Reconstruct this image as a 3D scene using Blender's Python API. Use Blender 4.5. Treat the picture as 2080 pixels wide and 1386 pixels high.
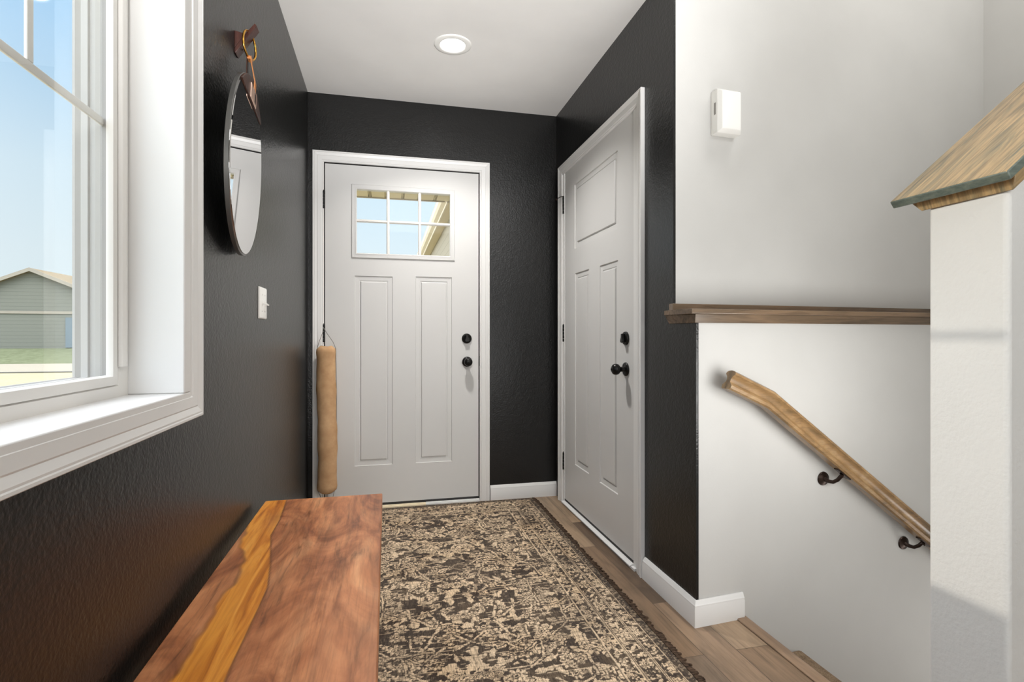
import bpy, bmesh, math, random
import numpy as np
from mathutils import Vector, Matrix

for o in list(bpy.data.objects):
    bpy.data.objects.remove(o)
scene = bpy.context.scene
COL = scene.collection

# ------------------------------------------------------------------ camera
CAM_H = 1.03
TH = math.atan(255.0 / 1085.0)            # camera turned a little to the right of the hallway axis
cam = bpy.data.cameras.new('camera')
cam.sensor_width = 36.0
cam.lens = 1085.0 / 2080.0 * 36.0
cam.shift_y = -9.0 / 2080.0
cam.clip_start = 0.02
cam.clip_end = 300
cam_o = bpy.data.objects.new('camera', cam)
COL.objects.link(cam_o)
cam_o.location = (0, 0, CAM_H)
cam_o.rotation_euler = (math.pi / 2, 0, -TH)
scene.camera = cam_o

scene.view_settings.view_transform = 'Standard'
scene.view_settings.look = 'None'
scene.view_settings.gamma = 1.0
scene.view_settings.use_curve_mapping = False
scene.view_settings.exposure = 0.0


def lin(c):
    r = []
    for v in c[:3]:
        v = v / 255.0
        r.append(v / 12.92 if v <= 0.04045 else ((v + 0.055) / 1.055) ** 2.4)
    return (r[0], r[1], r[2], 1.0)


# ------------------------------------------------------------------ sky
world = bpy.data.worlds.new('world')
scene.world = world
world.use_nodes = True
wn = world.node_tree
wn.nodes.clear()
w_out = wn.nodes.new('ShaderNodeOutputWorld')
w_bg = wn.nodes.new('ShaderNodeBackground')
w_tc = wn.nodes.new('ShaderNodeTexCoord')
w_sep = wn.nodes.new('ShaderNodeSeparateXYZ')
w_rmp = wn.nodes.new('ShaderNodeValToRGB')
wn.links.new(w_tc.outputs['Generated'], w_sep.inputs[0])
wn.links.new(w_sep.outputs['Z'], w_rmp.inputs['Fac'])
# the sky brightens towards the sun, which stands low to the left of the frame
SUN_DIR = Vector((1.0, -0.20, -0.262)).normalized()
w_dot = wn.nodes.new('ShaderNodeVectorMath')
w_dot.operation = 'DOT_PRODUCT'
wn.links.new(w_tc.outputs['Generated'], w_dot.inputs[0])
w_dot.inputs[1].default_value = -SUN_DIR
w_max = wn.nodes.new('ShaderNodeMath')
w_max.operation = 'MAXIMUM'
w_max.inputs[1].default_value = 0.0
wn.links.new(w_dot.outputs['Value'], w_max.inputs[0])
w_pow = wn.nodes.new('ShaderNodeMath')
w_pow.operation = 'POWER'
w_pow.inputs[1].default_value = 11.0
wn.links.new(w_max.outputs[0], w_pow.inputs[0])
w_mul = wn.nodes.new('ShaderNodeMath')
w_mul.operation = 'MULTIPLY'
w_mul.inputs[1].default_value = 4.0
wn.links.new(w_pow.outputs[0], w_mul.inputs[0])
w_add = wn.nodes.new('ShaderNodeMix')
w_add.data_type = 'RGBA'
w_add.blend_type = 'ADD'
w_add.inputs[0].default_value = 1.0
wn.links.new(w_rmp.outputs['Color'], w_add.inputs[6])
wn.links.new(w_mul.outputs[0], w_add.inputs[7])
# plus an added boost behind the camera that lights the interior
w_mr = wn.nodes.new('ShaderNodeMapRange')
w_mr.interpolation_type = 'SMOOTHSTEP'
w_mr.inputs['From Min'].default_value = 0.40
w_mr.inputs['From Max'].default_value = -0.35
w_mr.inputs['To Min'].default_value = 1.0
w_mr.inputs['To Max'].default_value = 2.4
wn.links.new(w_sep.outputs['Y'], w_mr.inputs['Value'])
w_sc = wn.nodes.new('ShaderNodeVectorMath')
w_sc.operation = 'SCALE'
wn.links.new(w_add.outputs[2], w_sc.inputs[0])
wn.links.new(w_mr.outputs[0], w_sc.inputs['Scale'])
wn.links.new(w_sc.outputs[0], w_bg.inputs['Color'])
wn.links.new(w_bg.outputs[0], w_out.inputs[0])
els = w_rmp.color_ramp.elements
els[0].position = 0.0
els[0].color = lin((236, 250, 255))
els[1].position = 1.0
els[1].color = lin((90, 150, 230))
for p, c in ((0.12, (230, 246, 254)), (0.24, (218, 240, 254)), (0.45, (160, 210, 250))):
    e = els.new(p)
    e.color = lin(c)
for p, c in ((0.62, (2.2, 2.3, 2.5, 1)), (0.85, (3.4, 3.5, 3.7, 1))):  # upper sky boosted, an added source of light for the interior
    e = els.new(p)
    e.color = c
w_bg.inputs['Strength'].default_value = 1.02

# ------------------------------------------------------------------ lights
def aim(o, target):
    d = Vector(target) - o.location
    o.rotation_euler = d.to_track_quat('-Z', 'Y').to_euler()


sun = bpy.data.lights.new('sun', 'SUN')
sun.energy = 1.1
sun.angle = math.radians(0.8)
sun.color = (1.0, 0.93, 0.82)
sun_o = bpy.data.objects.new('sun', sun)
COL.objects.link(sun_o)
sun_o.location = (-8, 2, 5)
aim(sun_o, (-8 + 1.0, 2 - 0.20, 5 - 0.262))


def area(name, loc, target, sx, sy, power, col=(1, 1, 1)):
    l = bpy.data.lights.new(name, 'AREA')
    l.shape = 'RECTANGLE'
    l.size = sx
    l.size_y = sy
    l.energy = power
    l.color = col
    o = bpy.data.objects.new(name, l)
    COL.objects.link(o)
    o.location = loc
    aim(o, target)
    return o


area('living_room_fill', (0.25, -6.4, 1.15), (0.30, 3.0, 1.4), 1.3, 1.9, 70, (1.0, 0.995, 0.99))  # unseen area lamp added behind the camera in place of living-room daylight
area('upper_room_fill', (1.1, -2.3, 3.2), (0.9, 2.4, 1.0), 2.2, 0.9, 45, (1.0, 0.99, 0.98))  # added fill high behind the camera, no window built there
area('stairwell_fill', (1.95, 1.15, 3.5), (1.95, 1.25, 0.0), 0.9, 0.6, 20, (1.0, 0.98, 0.95))  # extra fill added above the stairs, no fixture
area('lower_stair_fill', (2.72, 1.15, -0.35), (1.4, 1.6, 0.1), 0.4, 0.5, 4.0, (1.0, 0.98, 0.95))  # added fill low in the stairwell, lifts the lower stair wall
sl = area('stair_wall_fill', (1.42, 0.93, 0.80), (1.36, 1.74, 0.88), 0.5, 0.5, 7.0, (1.0, 0.99, 0.97))  # hidden fill added behind the half wall to brighten the stair wall
sl.data.spread = math.radians(170)
up = bpy.data.lights.new('ceiling_fill', 'SPOT')  # off-frame spot added to brighten the hall ceiling
up.energy = 1050
up.spot_size = math.radians(36)
up.spot_blend = 1.0
up.shadow_soft_size = 0.25
up_o = bpy.data.objects.new('ceiling_fill', up)
COL.objects.link(up_o)
up_o.location = (0.3, -1.9, 0.45)
aim(up_o, (0.3, 2.2, 2.62))

# ------------------------------------------------------------------ mesh helpers
class MB:
    def __init__(self):
        self.v = []
        self.f = []

    def add(self, vs, fs):
        n = len(self.v)
        self.v += [tuple(p) for p in vs]
        self.f += [tuple(i + n for i in q) for q in fs]
        return self

    def box(self, x0, x1, y0, y1, z0, z1):
        vs = [(x, y, z) for x in (x0, x1) for y in (y0, y1) for z in (z0, z1)]
        return self.add(vs, [(0, 1, 3, 2), (4, 6, 7, 5), (0, 4, 5, 1), (2, 3, 7, 6), (0, 2, 6, 4), (1, 5, 7, 3)])

    def prism(self, poly, fn, d0, d1):
        """poly: 2d points; fn(a, b, d) -> xyz"""
        n = len(poly)
        vs = [fn(a, b, d0) for a, b in poly] + [fn(a, b, d1) for a, b in poly]
        fs = [tuple(range(n)), tuple(range(2 * n - 1, n - 1, -1))]
        fs += [(i, (i + 1) % n, n + (i + 1) % n, n + i) for i in range(n)]
        return self.add(vs, fs)

    def rings(self, rs, closed_ends=True):
        """list of rings (equal number of points, each closed)"""
        n = len(rs[0])
        base = len(self.v)
        for r in rs:
            self.v += [tuple(p) for p in r]
        for k in range(len(rs) - 1):
            for i in range(n):
                j = (i + 1) % n
                self.f.append((base + k * n + i, base + k * n + j, base + (k + 1) * n + j, base + (k + 1) * n + i))
        if closed_ends:
            self.f.append(tuple(base + i for i in range(n)))
            e = base + (len(rs) - 1) * n
            self.f.append(tuple(e + i for i in range(n - 1, -1, -1)))
        return self

    def lathe(self, prof, org, ax, n=40):
        """prof: (radius, height along ax)"""
        ax = Vector(ax).normalized()
        u = ax.orthogonal().normalized()
        w = ax.cross(u)
        org = Vector(org)
        rs = []
        for r, h in prof:
            r = max(r, 1e-4)
            rs.append([org + ax * h + (u * math.cos(2 * math.pi * k / n) + w * math.sin(2 * math.pi * k / n)) * r
                       for k in range(n)])
        return self.rings(rs)

    def tube(self, path, r, n=10, closed=False):
        P = [Vector(p) for p in path]
        rs = []
        prev = None
        m = len(P)
        for i, p in enumerate(P):
            if closed:
                t = P[(i + 1) % m] - P[i - 1]
            else:
                t = P[min(i + 1, m - 1)] - P[max(i - 1, 0)]
            t.normalize()
            if prev is None:
                u = t.orthogonal().normalized()
            else:
                u = prev - t * prev.dot(t)
                u.normalize()
            prev = u
            w = t.cross(u)
            rr = r[i] if isinstance(r, (list, tuple)) else r
            rs.append([p + (u * math.cos(2 * math.pi * k / n) + w * math.sin(2 * math.pi * k / n)) * rr for k in range(n)])
        if closed:
            rs.append(rs[0])
            return self.rings(rs, False)
        return self.rings(rs)

    def sweep(self, path_fn_list, prof):
        """path_fn_list: list of functions (a, b) -> xyz, one per station"""
        return self.rings([[fn(a, b) for a, b in prof] for fn in path_fn_list])

    def build(self, name, mat=None, parent=None, bevel=0.0, seg=2, smooth=None, subsurf=0):
        me = bpy.data.meshes.new(name)
        me.from_pydata(self.v, [], self.f)
        bm = bmesh.new()
        bm.from_mesh(me)
        bmesh.ops.remove_doubles(bm, verts=bm.verts, dist=1e-6)
        bmesh.ops.recalc_face_normals(bm, faces=bm.faces)
        bm.to_mesh(me)
        bm.free()
        o = bpy.data.objects.new(name, me)
        COL.objects.link(o)
        if mat:
            me.materials.append(mat)
        if parent:
            o.parent = parent
        if bevel:
            b = o.modifiers.new('bevel', 'BEVEL')
            b.width = bevel
            b.segments = seg
            b.limit_method = 'ANGLE'
            b.angle_limit = math.radians(35)
            b.harden_normals = False
        if subsurf:
            s = o.modifiers.new('subsurf', 'SUBSURF')
            s.levels = s.render_levels = subsurf
        if smooth or bevel or subsurf:
            for p in me.polygons:
                p.use_smooth = True
            me.set_sharp_from_angle(angle=math.radians(smooth or 40))
        return o


def tag(o, label=None, cat=None, group=None, kind=None):
    if label:
        o['label'] = label
    if cat:
        o['category'] = cat
    if group:
        o['group'] = group
    if kind:
        o['kind'] = kind
    return o


def empty(name, loc=(0, 0, 0), rz=0.0):
    o = bpy.data.objects.new(name, None)
    COL.objects.link(o)
    o.location = loc
    o.rotation_euler = (0, 0, rz)
    o.empty_display_size = 0.05
    return o


def struct(name, mb, mat, parent=None, **k):
    o = mb.build(name, mat, parent, **k)
    if not parent:
        o['kind'] = 'structure'
    return o


# ------------------------------------------------------------------ material helpers
class NT:
    def __init__(self, name):
        self.m = bpy.data.materials.new(name)
        self.m.use_nodes = True
        self.t = self.m.node_tree
        self.b = self.t.nodes['Principled BSDF']

    def n(self, typ, **props):
        nd = self.t.nodes.new(typ)
        for k, v in props.items():
            setattr(nd, k, v)
        return nd

    def l(self, a, b):
        self.t.links.new(a, b)

    def val(self, sock, v):
        if hasattr(v, 'links'):
            self.l(v, sock)
        else:
            sock.default_value = v

    def coord(self, scale=(1, 1, 1), rot=(0, 0, 0), loc=(0, 0, 0)):
        tc = self.n('ShaderNodeTexCoord')
        mp = self.n('ShaderNodeMapping')
        mp.inputs['Scale'].default_value = scale
        mp.inputs['Rotation'].default_value = rot
        mp.inputs['Location'].default_value = loc
        self.l(tc.outputs['Object'], mp.inputs[0])
        return mp.outputs[0]

    def noise(self, vec, scale, detail=4, rough=0.55, dist=0.0):
        nd = self.n('ShaderNodeTexNoise')
        self.l(vec, nd.inputs['Vector'])
        nd.inputs['Scale'].default_value = scale
        nd.inputs['Detail'].default_value = detail
        nd.inputs['Roughness'].default_value = rough
        nd.inputs['Distortion'].default_value = dist
        return nd.outputs['Fac']

    def ramp(self, fac, stops):
        r = self.n('ShaderNodeValToRGB')
        e = r.color_ramp.elements
        e[0].position, e[0].color = stops[0]
        e[1].position, e[1].color = stops[-1]
        for p, c in stops[1:-1]:
            x = e.new(p)
            x.color = c
        self.l(fac, r.inputs['Fac'])
        return r.outputs['Color']

    def mix(self, fac, a, b, mode='MIX'):
        nd = self.n('ShaderNodeMix', data_type='RGBA', blend_type=mode)
        self.val(nd.inputs[0], fac)
        self.val(nd.inputs[6], a)
        self.val(nd.inputs[7], b)
        return nd.outputs[2]

    def math(self, op, a, b=0.0):
        nd = self.n('ShaderNodeMath', operation=op)
        self.val(nd.inputs[0], a)
        self.val(nd.inputs[1], b)
        return nd.outputs[0]

    def bump(self, h, strength=0.2, dist=0.002):
        nd = self.n('ShaderNodeBump')
        nd.inputs['Strength'].default_value = strength
        nd.inputs['Distance'].default_value = dist
        self.l(h, nd.inputs['Height'])
        self.l(nd.outputs[0], self.b.inputs['Normal'])
        return nd

    def set(self, color=None, rough=None, metal=None, spec=None, coat=None):
        if color is not None:
            self.val(self.b.inputs['Base Color'], color)
        if rough is not None:
            self.val(self.b.inputs['Roughness'], rough)
        if metal is not None:
            self.b.inputs['Metallic'].default_value = metal
        if spec is not None:
            self.b.inputs['Specular IOR Level'].default_value = spec
        if coat is not None:
            self.b.inputs['Coat Weight'].default_value = coat
        return self


def g(v):
    return (v, v, v, 1)


def paint(name, rgb, rough, bump=0.0, bscale=180, bdist=0.001, spec=0.5, mottle=0.03):
    k = NT(name)
    c = k.coord()
    m = k.noise(c, 3.0, 3)
    base = lin(rgb)
    dark = tuple(v * (1 - mottle) for v in base[:3]) + (1,)
    lite = tuple(min(1, v * (1 + mottle)) for v in base[:3]) + (1,)
    k.set(k.ramp(m, [(0.3, dark), (0.7, lite)]), rough, spec=spec)
    if bump:
        h = k.noise(c, bscale, 2, 0.5)
        h2 = k.noise(c, bscale * 0.35, 2, 0.5)
        k.bump(k.math('ADD', h, k.math('MULTIPLY', h2, 0.8)), bump, bdist)
    return k.m


M = {}
M['black_wall'] = paint('black_semi_gloss_wall_paint', (22, 21.8, 21.4), 0.29, 0.65, 130, 0.0017, 0.42)
M['gray_wall'] = paint('light_gray_wall_paint', (198, 197, 194), 0.6, 0.12, 160, 0.001, 0.3)
M['half_wall'] = paint('sunlit_textured_wall_paint', (222, 220, 216), 0.6, 0.6, 110, 0.002, 0.3)  # wall paint with sunlight lifted into its base colour
M['ceiling'] = paint('ceiling_white', (232, 230, 227), 0.8, 0.15, 120, 0.001, 0.2)
M['trim'] = paint('white_trim_paint', (224, 223, 221), 0.32, 0, spec=0.5, mottle=0.01)
M['door'] = paint('white_door_paint', (208, 207, 205), 0.38, 0.05, 90, 0.0006, 0.5, 0.015)
M['vinyl'] = paint('white_window_vinyl', (226, 223, 218), 0.35, 0, mottle=0.01)
M['outer_vinyl'] = paint('outdoor_window_vinyl', (178, 175, 171), 0.45, 0, mottle=0.01)
M['spacer'] = paint('gray_window_spacer', (150, 146, 142), 0.4, 0, mottle=0.01)
M['plastic'] = paint('white_plastic', (240, 239, 235), 0.35, 0, mottle=0.01)
M['cream'] = paint('cream_threshold_paint', (238, 222, 192), 0.5, 0.1, 60)
M['rubber'] = paint('black_rubber', (38, 37, 36), 0.6, 0)
M['dark'] = paint('dark_gap', (20, 20, 20), 0.8, 0)


def metal(name, rgb, rough, met=1.0):
    k = NT(name)
    k.set(lin(rgb), rough, met)
    return k.m


M['black_metal'] = metal('black_hardware', (32, 31, 30), 0.28, 0.6)
M['bronze'] = metal('oil_rubbed_bronze', (58, 46, 40), 0.35, 0.8)
M['brass'] = metal('brass_ring', (214, 160, 74), 0.22)
M['copper_plate'] = metal('rose_gold_plate', (244, 208, 188), 0.3, 0.45)
M['steel'] = metal('steel', (190, 188, 184), 0.3)


def wood(name, dark, mid, light, along, scale=1.0, rough=0.4, spec=0.5, grain=1.0, bumpv=0.15):
    """grain runs along the given axis (0, 1, 2)"""
    k = NT(name)
    sc = [14.0, 14.0, 14.0]
    sc[along] = 1.1
    c = k.coord(tuple(s * scale for s in sc))
    n1 = k.noise(c, 1.0, 5, 0.6, 0.8)
    sc2 = [90.0, 90.0, 90.0]
    sc2[along] = 3.0
    n2 = k.noise(k.coord(tuple(s * scale for s in sc2)), 1.0, 3, 0.6, 0.2)
    c1 = k.ramp(n1, [(0.28, lin(dark)), (0.5, lin(mid)), (0.74, lin(light))])
    f = k.ramp(n2, [(0.36, g(0.55)), (0.52, g(1.0))])
    k.set(k.mix(0.55 * grain, c1, f, 'MULTIPLY'), rough, spec=spec)
    k.bump(n2, bumpv, 0.0006)
    return k.m


M['oak_x'] = wood('stained_oak_along_x', (78, 66, 52), (116, 96, 76), (146, 118, 92), 0, 1.0, 0.24, 0.7)
M['walnut'] = wood('walnut', (44, 26, 22), (66, 40, 32), (92, 58, 44), 2, 1.6, 0.4)
M['peg_wood'] = wood('reddish_walnut_peg', (48, 24, 19), (66, 34, 27), (88, 52, 42), 2, 2.0, 0.35)


def rail_material():
    k = NT('golden_gray_oak_rail')
    c = k.coord((10, 26, 10), (0, math.radians(35.9), 0))
    n1 = k.noise(c, 1.0, 4, 0.6, 0.6)
    c2 = k.coord((7, 160, 160), (0, math.radians(35.9), 0))
    n2 = k.noise(c2, 1.0, 3, 0.6)
    col = k.ramp(n1, [(0.3, lin((112, 92, 66))), (0.5, lin((152, 120, 82))), (0.72, lin((178, 150, 112)))])
    f = k.ramp(n2, [(0.36, g(0.6)), (0.52, g(1.0))])
    k.set(k.mix(0.5, col, f, 'MULTIPLY'), 0.3, spec=0.5)
    k.bump(n2, 0.15, 0.0005)
    return k.m


M['rail'] = rail_material()


def cap_material():
    """brown-gold stain with gray-green streaks, grain along the slope"""
    k = NT('weathered_oak_cap')
    c = k.coord((2.4, 17, 2.4), (0, math.radians(38.4), 0))
    n1 = k.noise(c, 1.3, 5, 0.62, 2.2)
    c2 = k.coord((4.0, 120, 4.0), (0, math.radians(38.4), 0))
    n2 = k.noise(c2, 1.2, 3, 0.6, 0.6)
    a = k.ramp(n1, [(0.30, lin((104, 104, 88))), (0.42, lin((150, 132, 98))), (0.58, lin((190, 158, 112))), (0.75, lin((140, 130, 104)))])
    f = k.ramp(n2, [(0.4, g(0.5)), (0.54, g(1.0))])
    k.set(k.mix(0.7, a, f, 'MULTIPLY'), 0.38, spec=0.5)
    k.bump(n2, 0.2, 0.0006)
    return k.m


M['cap'] = cap_material()
k = NT('gray_green_end_grain')
c = k.coord((20, 60, 160))
n1 = k.noise(c, 1.0, 4, 0.6)
k.set(k.ramp(n1, [(0.3, lin((84, 96, 90))), (0.7, lin((122, 130, 118)))]), 0.4)
M['cap_edge'] = k.m


def floor_material():
    k = NT('laminate_plank_floor')
    tc = k.n('ShaderNodeTexCoord')
    mp = k.n('ShaderNodeMapping')
    mp.inputs['Rotation'].default_value = (0, 0, math.radians(90))
    mp.inputs['Location'].default_value = (0.62, -1.0, 0)
    k.l(tc.outputs['Object'], mp.inputs[0])
    br = k.n('ShaderNodeTexBrick', offset=0.37, offset_frequency=2)
    k.l(mp.outputs[0], br.inputs['Vector'])
    br.inputs['Color1'].default_value = g(0.0)
    br.inputs['Color2'].default_value = g(1.0)
    br.inputs['Mortar'].default_value = g(0.5)
    br.inputs['Scale'].default_value = 1.0
    br.inputs['Mortar Size'].default_value = 0.0012
    br.inputs['Bias'].default_value = 0.0
    br.inputs['Brick Width'].default_value = 0.92
    br.inputs['Row Height'].default_value = 0.12
    tone = k.ramp(br.outputs['Color'], [(0.0, lin((92, 76, 62))), (0.3, lin((166, 138, 110))), (0.6, lin((128, 109, 91))), (1.0, lin((176, 151, 123)))])
    add = k.n('ShaderNodeVectorMath', operation='ADD')
    sc = k.n('ShaderNodeVectorMath', operation='SCALE')
    k.l(br.outputs['Color'], sc.inputs[0])
    sc.inputs['Scale'].default_value = 7.0
    k.l(tc.outputs['Object'], add.inputs[0])
    k.l(sc.outputs[0], add.inputs[1])
    m2 = k.n('ShaderNodeMapping')
    m2.inputs['Scale'].default_value = (46, 2.6, 1)
    k.l(add.outputs[0], m2.inputs[0])
    n1 = k.noise(m2.outputs[0], 1.0, 6, 0.65, 0.7)
    m3 = k.n('ShaderNodeMapping')
    m3.inputs['Scale'].default_value = (9, 2.2, 1)
    k.l(add.outputs[0], m3.inputs[0])
    n2 = k.noise(m3.outputs[0], 1.0, 4, 0.6, 0.8)
    f1 = k.ramp(n1, [(0.32, g(0.52)), (0.5, g(0.95)), (0.7, g(1.12))])
    f2 = k.ramp(n2, [(0.3, lin((150, 148, 146))), (0.6, lin((255, 250, 246)))])
    col = k.mix(0.85, tone, f1, 'MULTIPLY')
    col = k.mix(0.6, col, f2, 'MULTIPLY')
    gap = k.ramp(br.outputs['Fac'], [(0.4, g(1)), (0.6, g(0.35))])
    col = k.mix(1.0, col, gap, 'MULTIPLY')
    k.set(col, 0.42, spec=0.4)
    k.bump(n1, 0.12, 0.0006)
    return k.m


M['floor'] = floor_material()


def nosing_material():
    k = NT('wood_stair_nosing')
    n1 = k.noise(k.coord((46, 2.6, 46)), 1.0, 6, 0.65, 0.7)
    n2 = k.noise(k.coord((9, 2.2, 9)), 1.0, 4, 0.6, 0.8)
    a = k.ramp(n2, [(0.3, lin((118, 94, 74))), (0.7, lin((160, 132, 106)))])
    f = k.ramp(n1, [(0.32, g(0.55)), (0.55, g(1.0))])
    k.set(k.mix(0.7, a, f, 'MULTIPLY'), 0.4)
    return k.m


M['nosing'] = nosing_material()

k = NT('brown_carpet')
n1 = k.noise(k.coord(), 260, 3, 0.7)
n2 = k.noise(k.coord(), 30, 3, 0.6)
k.set(k.mix(0.5, k.ramp(n1, [(0.35, lin((96, 78, 62))), (0.65, lin((190, 166, 138)))]),
            k.ramp(n2, [(0.35, lin((130, 108, 88))), (0.65, lin((170, 146, 120)))])), 0.95, spec=0.1)
k.bump(n1, 1.0, 0.006)
M['carpet'] = k.m

k = NT('tan_burlap_fabric')
c = k.coord()
wv = k.n('ShaderNodeTexWave', wave_type='BANDS', bands_direction='Z')
k.l(c, wv.inputs['Vector'])
wv.inputs['Scale'].default_value = 120
n1 = k.noise(c, 12, 4, 0.6)
k.set(k.ramp(n1, [(0.3, lin((180, 141, 102))), (0.7, lin((208, 170, 130)))]), 0.85, spec=0.15)
k.bump(k.math('ADD', k.math('MULTIPLY', wv.outputs['Fac'], 0.4), k.noise(c, 60, 3)), 0.35, 0.002)
M['burlap'] = k.m

M['cord'] = paint('gray_cord', (120, 117, 112), 0.7)
M['leather'] = paint('tan_leather', (196, 128, 74), 0.5, 0.2, 200)
M['leather_back'] = paint('dark_leather', (66, 42, 32), 0.55, 0.2, 200)


def glass(name, tint=(1, 1, 1, 1), refl=1.0):
    k = NT(name)
    t = k.t
    t.nodes.remove(k.b)
    out = [n for n in t.nodes if n.type == 'OUTPUT_MATERIAL'][0]
    tr = k.n('ShaderNodeBsdfTransparent')
    tr.inputs[0].default_value = tint
    gl = k.n('ShaderNodeBsdfGlossy')
    gl.inputs['Roughness'].default_value = 0.02
    fr = k.n('ShaderNodeFresnel')
    fr.inputs[0].default_value = 1.45
    mx = k.n('ShaderNodeMixShader')
    k.l(k.math('MULTIPLY', fr.outputs[0], refl), mx.inputs[0])
    k.l(tr.outputs[0], mx.inputs[1])
    k.l(gl.outputs[0], mx.inputs[2])
    k.l(mx.outputs[0], out.inputs[0])
    return k.m


M['glass'] = glass('window_glass', (0.99, 0.995, 0.99, 1), 0.14)
k = NT('mirror_silver')
k.set(g(0.82), 0.015, 1.0)
M['mirror'] = k.m
k = NT('mirror_edge')
k.set(lin((96, 95, 92)), 0.3, 0.4)
M['mirror_edge'] = k.m

k = NT('lamp_lens')
k.set(g(0.9), 0.4)
k.b.inputs['Emission Color'].default_value = (1.0, 0.975, 0.93, 1)
k.b.inputs['Emission Strength'].default_value = 5.0
M['lens'] = k.m

# ------------------------------------------------------------------ room dimensions (metres)
XL = -0.448      # left black wall
XR = 1.073       # right black wall
YE = 3.31        # entry wall
ZC = 2.46        # hall ceiling
ZU = 3.72        # high ceiling over the stairs
P0 = Vector((1.068, 1.703))       # stair wall starts here
PD = Vector((0.9975, 0.0703))
PN = Vector((0.0703, -0.9975))    # towards the stairs


def wallp(u, off=0.0):
    return (P0.x + PD.x * u + PN.x * off, P0.y + PD.y * u + PN.y * off)


# ------------------------------------------------------------------ shell
mb = MB().box(-0.7, 1.25, -7.0, 3.5, -0.12, 0.0)
struct('floor', mb, M['floor'])
WY0, WY1, WZ0, WZ1 = 0.26, 1.322, 0.902, 2.04       # window opening in the left wall
mb = MB()
mb.box(-0.613, XL, -7.0, WY0 - 0.0152, -0.1, ZU)
mb.box(-0.613, XL, 1.3452, 3.45, -0.1, ZU)
mb.box(-0.613, XL, WY0 - 0.015, 1.3452, -0.1, 0.8822)
mb.box(-0.613, XL, WY0 - 0.015, 1.3452, 2.0602, ZU)
struct('wall_left', mb, M['black_wall'])

DX0, DX1, DZ1 = -0.378, 0.588, 2.066
mb = MB()
mb.box(XL, DX0, YE, YE + 0.14, 0, ZC + 0.1)
mb.box(DX1, XR + 0.1, YE, YE + 0.14, 0, ZC + 0.1)
mb.box(DX0, DX1, YE, YE + 0.14, DZ1, ZC + 0.1)
struct('wall_front', mb, M['black_wall'])

RY0, RY1, RZ1 = 2.168, 3.158, 2.062
mb = MB()
mb.box(XR, XR + 0.010, 1.701, 2.12, 0, 1.079)
mb.box(XR, XR + 0.010, 1.8565, 2.12, 1.079, ZU)
mb.box(XR, XR + 0.12, 2.12, RY0, 0, ZU)
mb.box(XR, XR + 0.12, RY1, YE, 0, ZU)
mb.box(XR, XR + 0.12, RY0, RY1, RZ1, ZU)
struct('wall_right', mb, M['black_wall'])

mb = MB()
a0 = wallp(0.0152)
a1 = wallp(1.82)
mb.prism([a0, a1, (a1[0], 2.12), (1.0835, 2.12)], lambda a, b, d: (a, b, d), -2.2, 1.079)
b0 = (1.0835, 1.8592)
b1 = (1.0835 + 1.80 * PD.x, 1.8592 + 1.80 * PD.y)
mb.prism([b0, b1, (b1[0], 2.12), (1.0835, 2.12)], lambda a, b, d: (a, b, d), 1.0791, ZU)
struct('wall_stair', mb, M['gray_wall'])
mb = MB().box(2.79, 2.9, 0.90, 2.13, -2.2, ZU)
struct('wall_far', mb, M['gray_wall'])
mb = MB().box(-0.613, 6.1, -7.12, -7.0, -0.1, ZU)
struct('wall_back', mb, M['gray_wall'])
mb = MB().box(6.0, 6.1, -7.0, 2.2, -2.2, ZU)
struct('wall_living_room', mb, M['gray_wall'])
mb = MB().box(XL, XR, 1.5, YE, ZC, ZC + 0.1)
mb.box(XL, XR, 1.5, 1.6, ZC + 0.1, ZU)
struct('ceiling', mb, M['ceiling'])
mb = MB().box(-0.613, 6.1, -7.1, 3.45, ZU, ZU + 0.1)
struct('ceiling_upper', mb, M['ceiling'])
# flight that climbs behind the half wall to the living room
mb = MB()
for i in range(7):
    mb.box(1.45 + 0.25 * i, 1.45 + 0.25 * (i + 1) + (3.0 if i == 6 else 0), -7.0 if i == 6 else -0.25, 0.735, 0, 0.185 * (i + 1))
mb.box(1.25, 1.46, -7.0, 0.735, -0.12, 0)
struct('floor_upper', mb, M['carpet'])

# half wall between the two flights
SL = math.tan(math.radians(38.4))
PX0, PY0, PY1 = 1.10, 0.7386, 0.8864
mb = MB()
poly = [(PX0, -1.8), (2.95, -1.8), (2.95, 1.298 + SL * (2.95 - PX0)), (PX0, 1.298)]
mb.prism(poly, lambda a, b, d: (a, d, b), PY0, PY1)
struct('wall_half', mb, M['half_wall'], bevel=0.009, seg=4)

# ------------------------------------------------------------------ moulding helpers
def frame3(mb, fn, u0, u1, v0, v1, prof, sides=3, scale=(1, 1, 1, 1)):
    """mitred frame: fn(u, v, n) -> xyz; prof (a outwards, n out of wall); scale = left, right, top, bottom widths"""
    sl, sr, st, sb = scale
    P = []
    if sides == 3:
        P = [lambda a, n: fn(u0 - a * sl, v0, n), lambda a, n: fn(u0 - a * sl, v1 + a * st, n),
             lambda a, n: fn(u1 + a * sr, v1 + a * st, n), lambda a, n: fn(u1 + a * sr, v0, n)]
        return mb.sweep(P, prof)
    P = [lambda a, n: fn(u0 - a * sl, v0 - a * sb, n), lambda a, n: fn(u0 - a * sl, v1 + a * st, n),
         lambda a, n: fn(u1 + a * sr, v1 + a * st, n), lambda a, n: fn(u1 + a * sr, v0 - a * sb, n)]
    rs = [[f(a, n) for a, n in prof] for f in P]
    rs.append(rs[0])
    return mb.rings(rs, False)


CASING = [(0, 0), (0, 0.007), (0.004, 0.010), (0.010, 0.010), (0.013, 0.0125), (0.024, 0.0135), (0.034, 0.0150),
          (0.037, 0.0135), (0.042, 0.0155), (0.050, 0.0185), (0.054, 0.0175), (0.056, 0.019), (0.0605, 0.019),
          (0.062, 0.0175), (0.062, 0)]

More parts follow.
